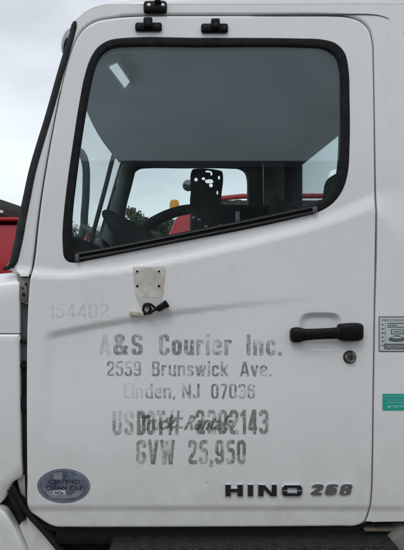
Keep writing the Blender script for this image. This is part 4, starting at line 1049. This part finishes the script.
m = MB(); m.box((xl0+.2, Yl+.6, .6), (xl1-.1, Yl+1.6, 1.0), .02); m.build('chassis', M['black'], lt)
wheels(lt, [(xl0+.8, Yl+.15), (xl0+.8, Yl+2.0), (xl0+1.9, Yl+.15), (xl0+1.9, Yl+2.0)])

# ------------------------------------------------------------------ trees on the skyline
def tree(px, ptop, Y, wid, mi, label, seed):
    r_ = np.random.default_rng(seed); base = W(px, 275, Y); H = W(px, ptop, Y).z
    t = empty('tree', (base.x, Y, 0)); tagk(t, label, 'tree', 'trees on the skyline')
    m = MB(); m.tube([(base.x, Y, 0), (base.x+.1, Y, H*.35), (base.x-.05, Y+.1, H*.75)], [.17, .12, .04], 0, 8)
    for q in range(8):
        a = r_.uniform(0, 6.28); z = H*r_.uniform(.25, .6); m.tube([(base.x, Y, z), (base.x+math.cos(a)*wid*.35, Y+math.sin(a)*wid*.35, z+H*.2)], [.06, .015], 0, 6)
    m.build('trunk', M['bark'], t)
    vs = []; fs = []
    nc = 26
    for c in range(nc):
        a = r_.uniform(0, 6.28); rr = wid*.5*r_.uniform(.05, 1)**.7; z = H*r_.uniform(.28, .97); sh_ = 1-.62*max(0, (z/H-.55)/.42)
        cx, cy = base.x+math.cos(a)*rr*sh_, Y+math.sin(a)*rr*sh_; cr_ = wid*r_.uniform(.09, .19)
        z = min(z, H-cr_*.7)
        nl = 210
        d = r_.normal(size=(nl, 3)); d /= np.linalg.norm(d, axis=1)[:, None]; P_ = np.array([cx, cy, z])+d*cr_*r_.uniform(.2, 1.05, (nl, 1))*np.array([1, 1, .75])
        for pnt in P_:
            u_ = r_.normal(size=3); u_ /= np.linalg.norm(u_); v_ = np.cross(u_, r_.normal(size=3)); v_ /= np.linalg.norm(v_); s_ = r_.uniform(.05, .11)
            k = len(vs); vs += [tuple(pnt+u_*s_), tuple(pnt+v_*s_*.6), tuple(pnt-u_*s_), tuple(pnt-v_*s_*.6)]; fs.append((k, k+1, k+2, k+3))
    MB().add(vs, fs, 0).build('crown', M['leaf'][mi], t)
T_ = [(132, 205.5, 34, 2.7, 0, 'rounded olive tree, tallest of the skyline trees seen through the cab'), (143, 209, 36, 2.6, 1, 'tree with a notched crown right of the tallest skyline tree'),
      (152, 218, 38, 3.0, 2, 'low dark tree third from left in the skyline row through the window'), (162, 213, 39, 2.6, 0, 'small olive tree just left of the amber beacon'), (172, 219, 38, 3.4, 1, 'low tree right under the amber beacon'),
      (121, 222, 40, 4.2, 2, 'low dark tree left of the tallest skyline tree'), (100, 224, 44, 5, 1, 'low tree seen beside the far windscreen pillar'), (80, 223, 44, 5, 2, 'low dark tree seen through the windscreen by the mirror arm'),
      (225, 216, 42, 4.5, 2, 'dark tree behind the red truck, hidden mostly by its body'), (330, 222, 44, 6, 1, 'broad tree behind the rear of the cab')]
for i, a in enumerate(T_): tree(*a, seed=i+3)

sd = empty('added_shed', (0, -15, 0)); tagk(sd, 'long low dark metal building added out of view to darken the truck window reflection', 'added_shed')  # unseen dark building added behind the camera so the lower glass mirrors dark
m = MB(); m.box((-22, -23, 0), (22, -15, 4.3), .03)
for i in range(72): m.box((-21.8+i*.61, -15.01, .05), (-21.6+i*.61, -14.95, 4.25), .01)
m.build('added_shed_wall', mat('added_shed_cladding', (.05, .055, .055), .6, noise=.7, nscale=1.5, col2=(.035, .035, .033)), sd)
m = MB(); m.prism([(-22.4, 4.3), (-22.4, 4.45), (22.4, 4.45), (22.4, 4.3)], -23.4, -14.6, 0); m.build('added_shed_roof', mat('added_shed_roof_metal', (.09, .09, .09), .5, noise=.5, nscale=2), sd)
for x in (-9, 3, 12):
    m = MB(); m.box((x, -15.02, .02), (x+3.6, -14.92, 3.4), .02)
    for k in range(8): m.box((x+.05, -14.93, .2+k*.4), (x+3.55, -14.90, .24+k*.4), .005)
    m.build('added_shed_door', mat('added_shed_door_grey', (.12, .125, .12), .5, noise=.6, nscale=3), sd)
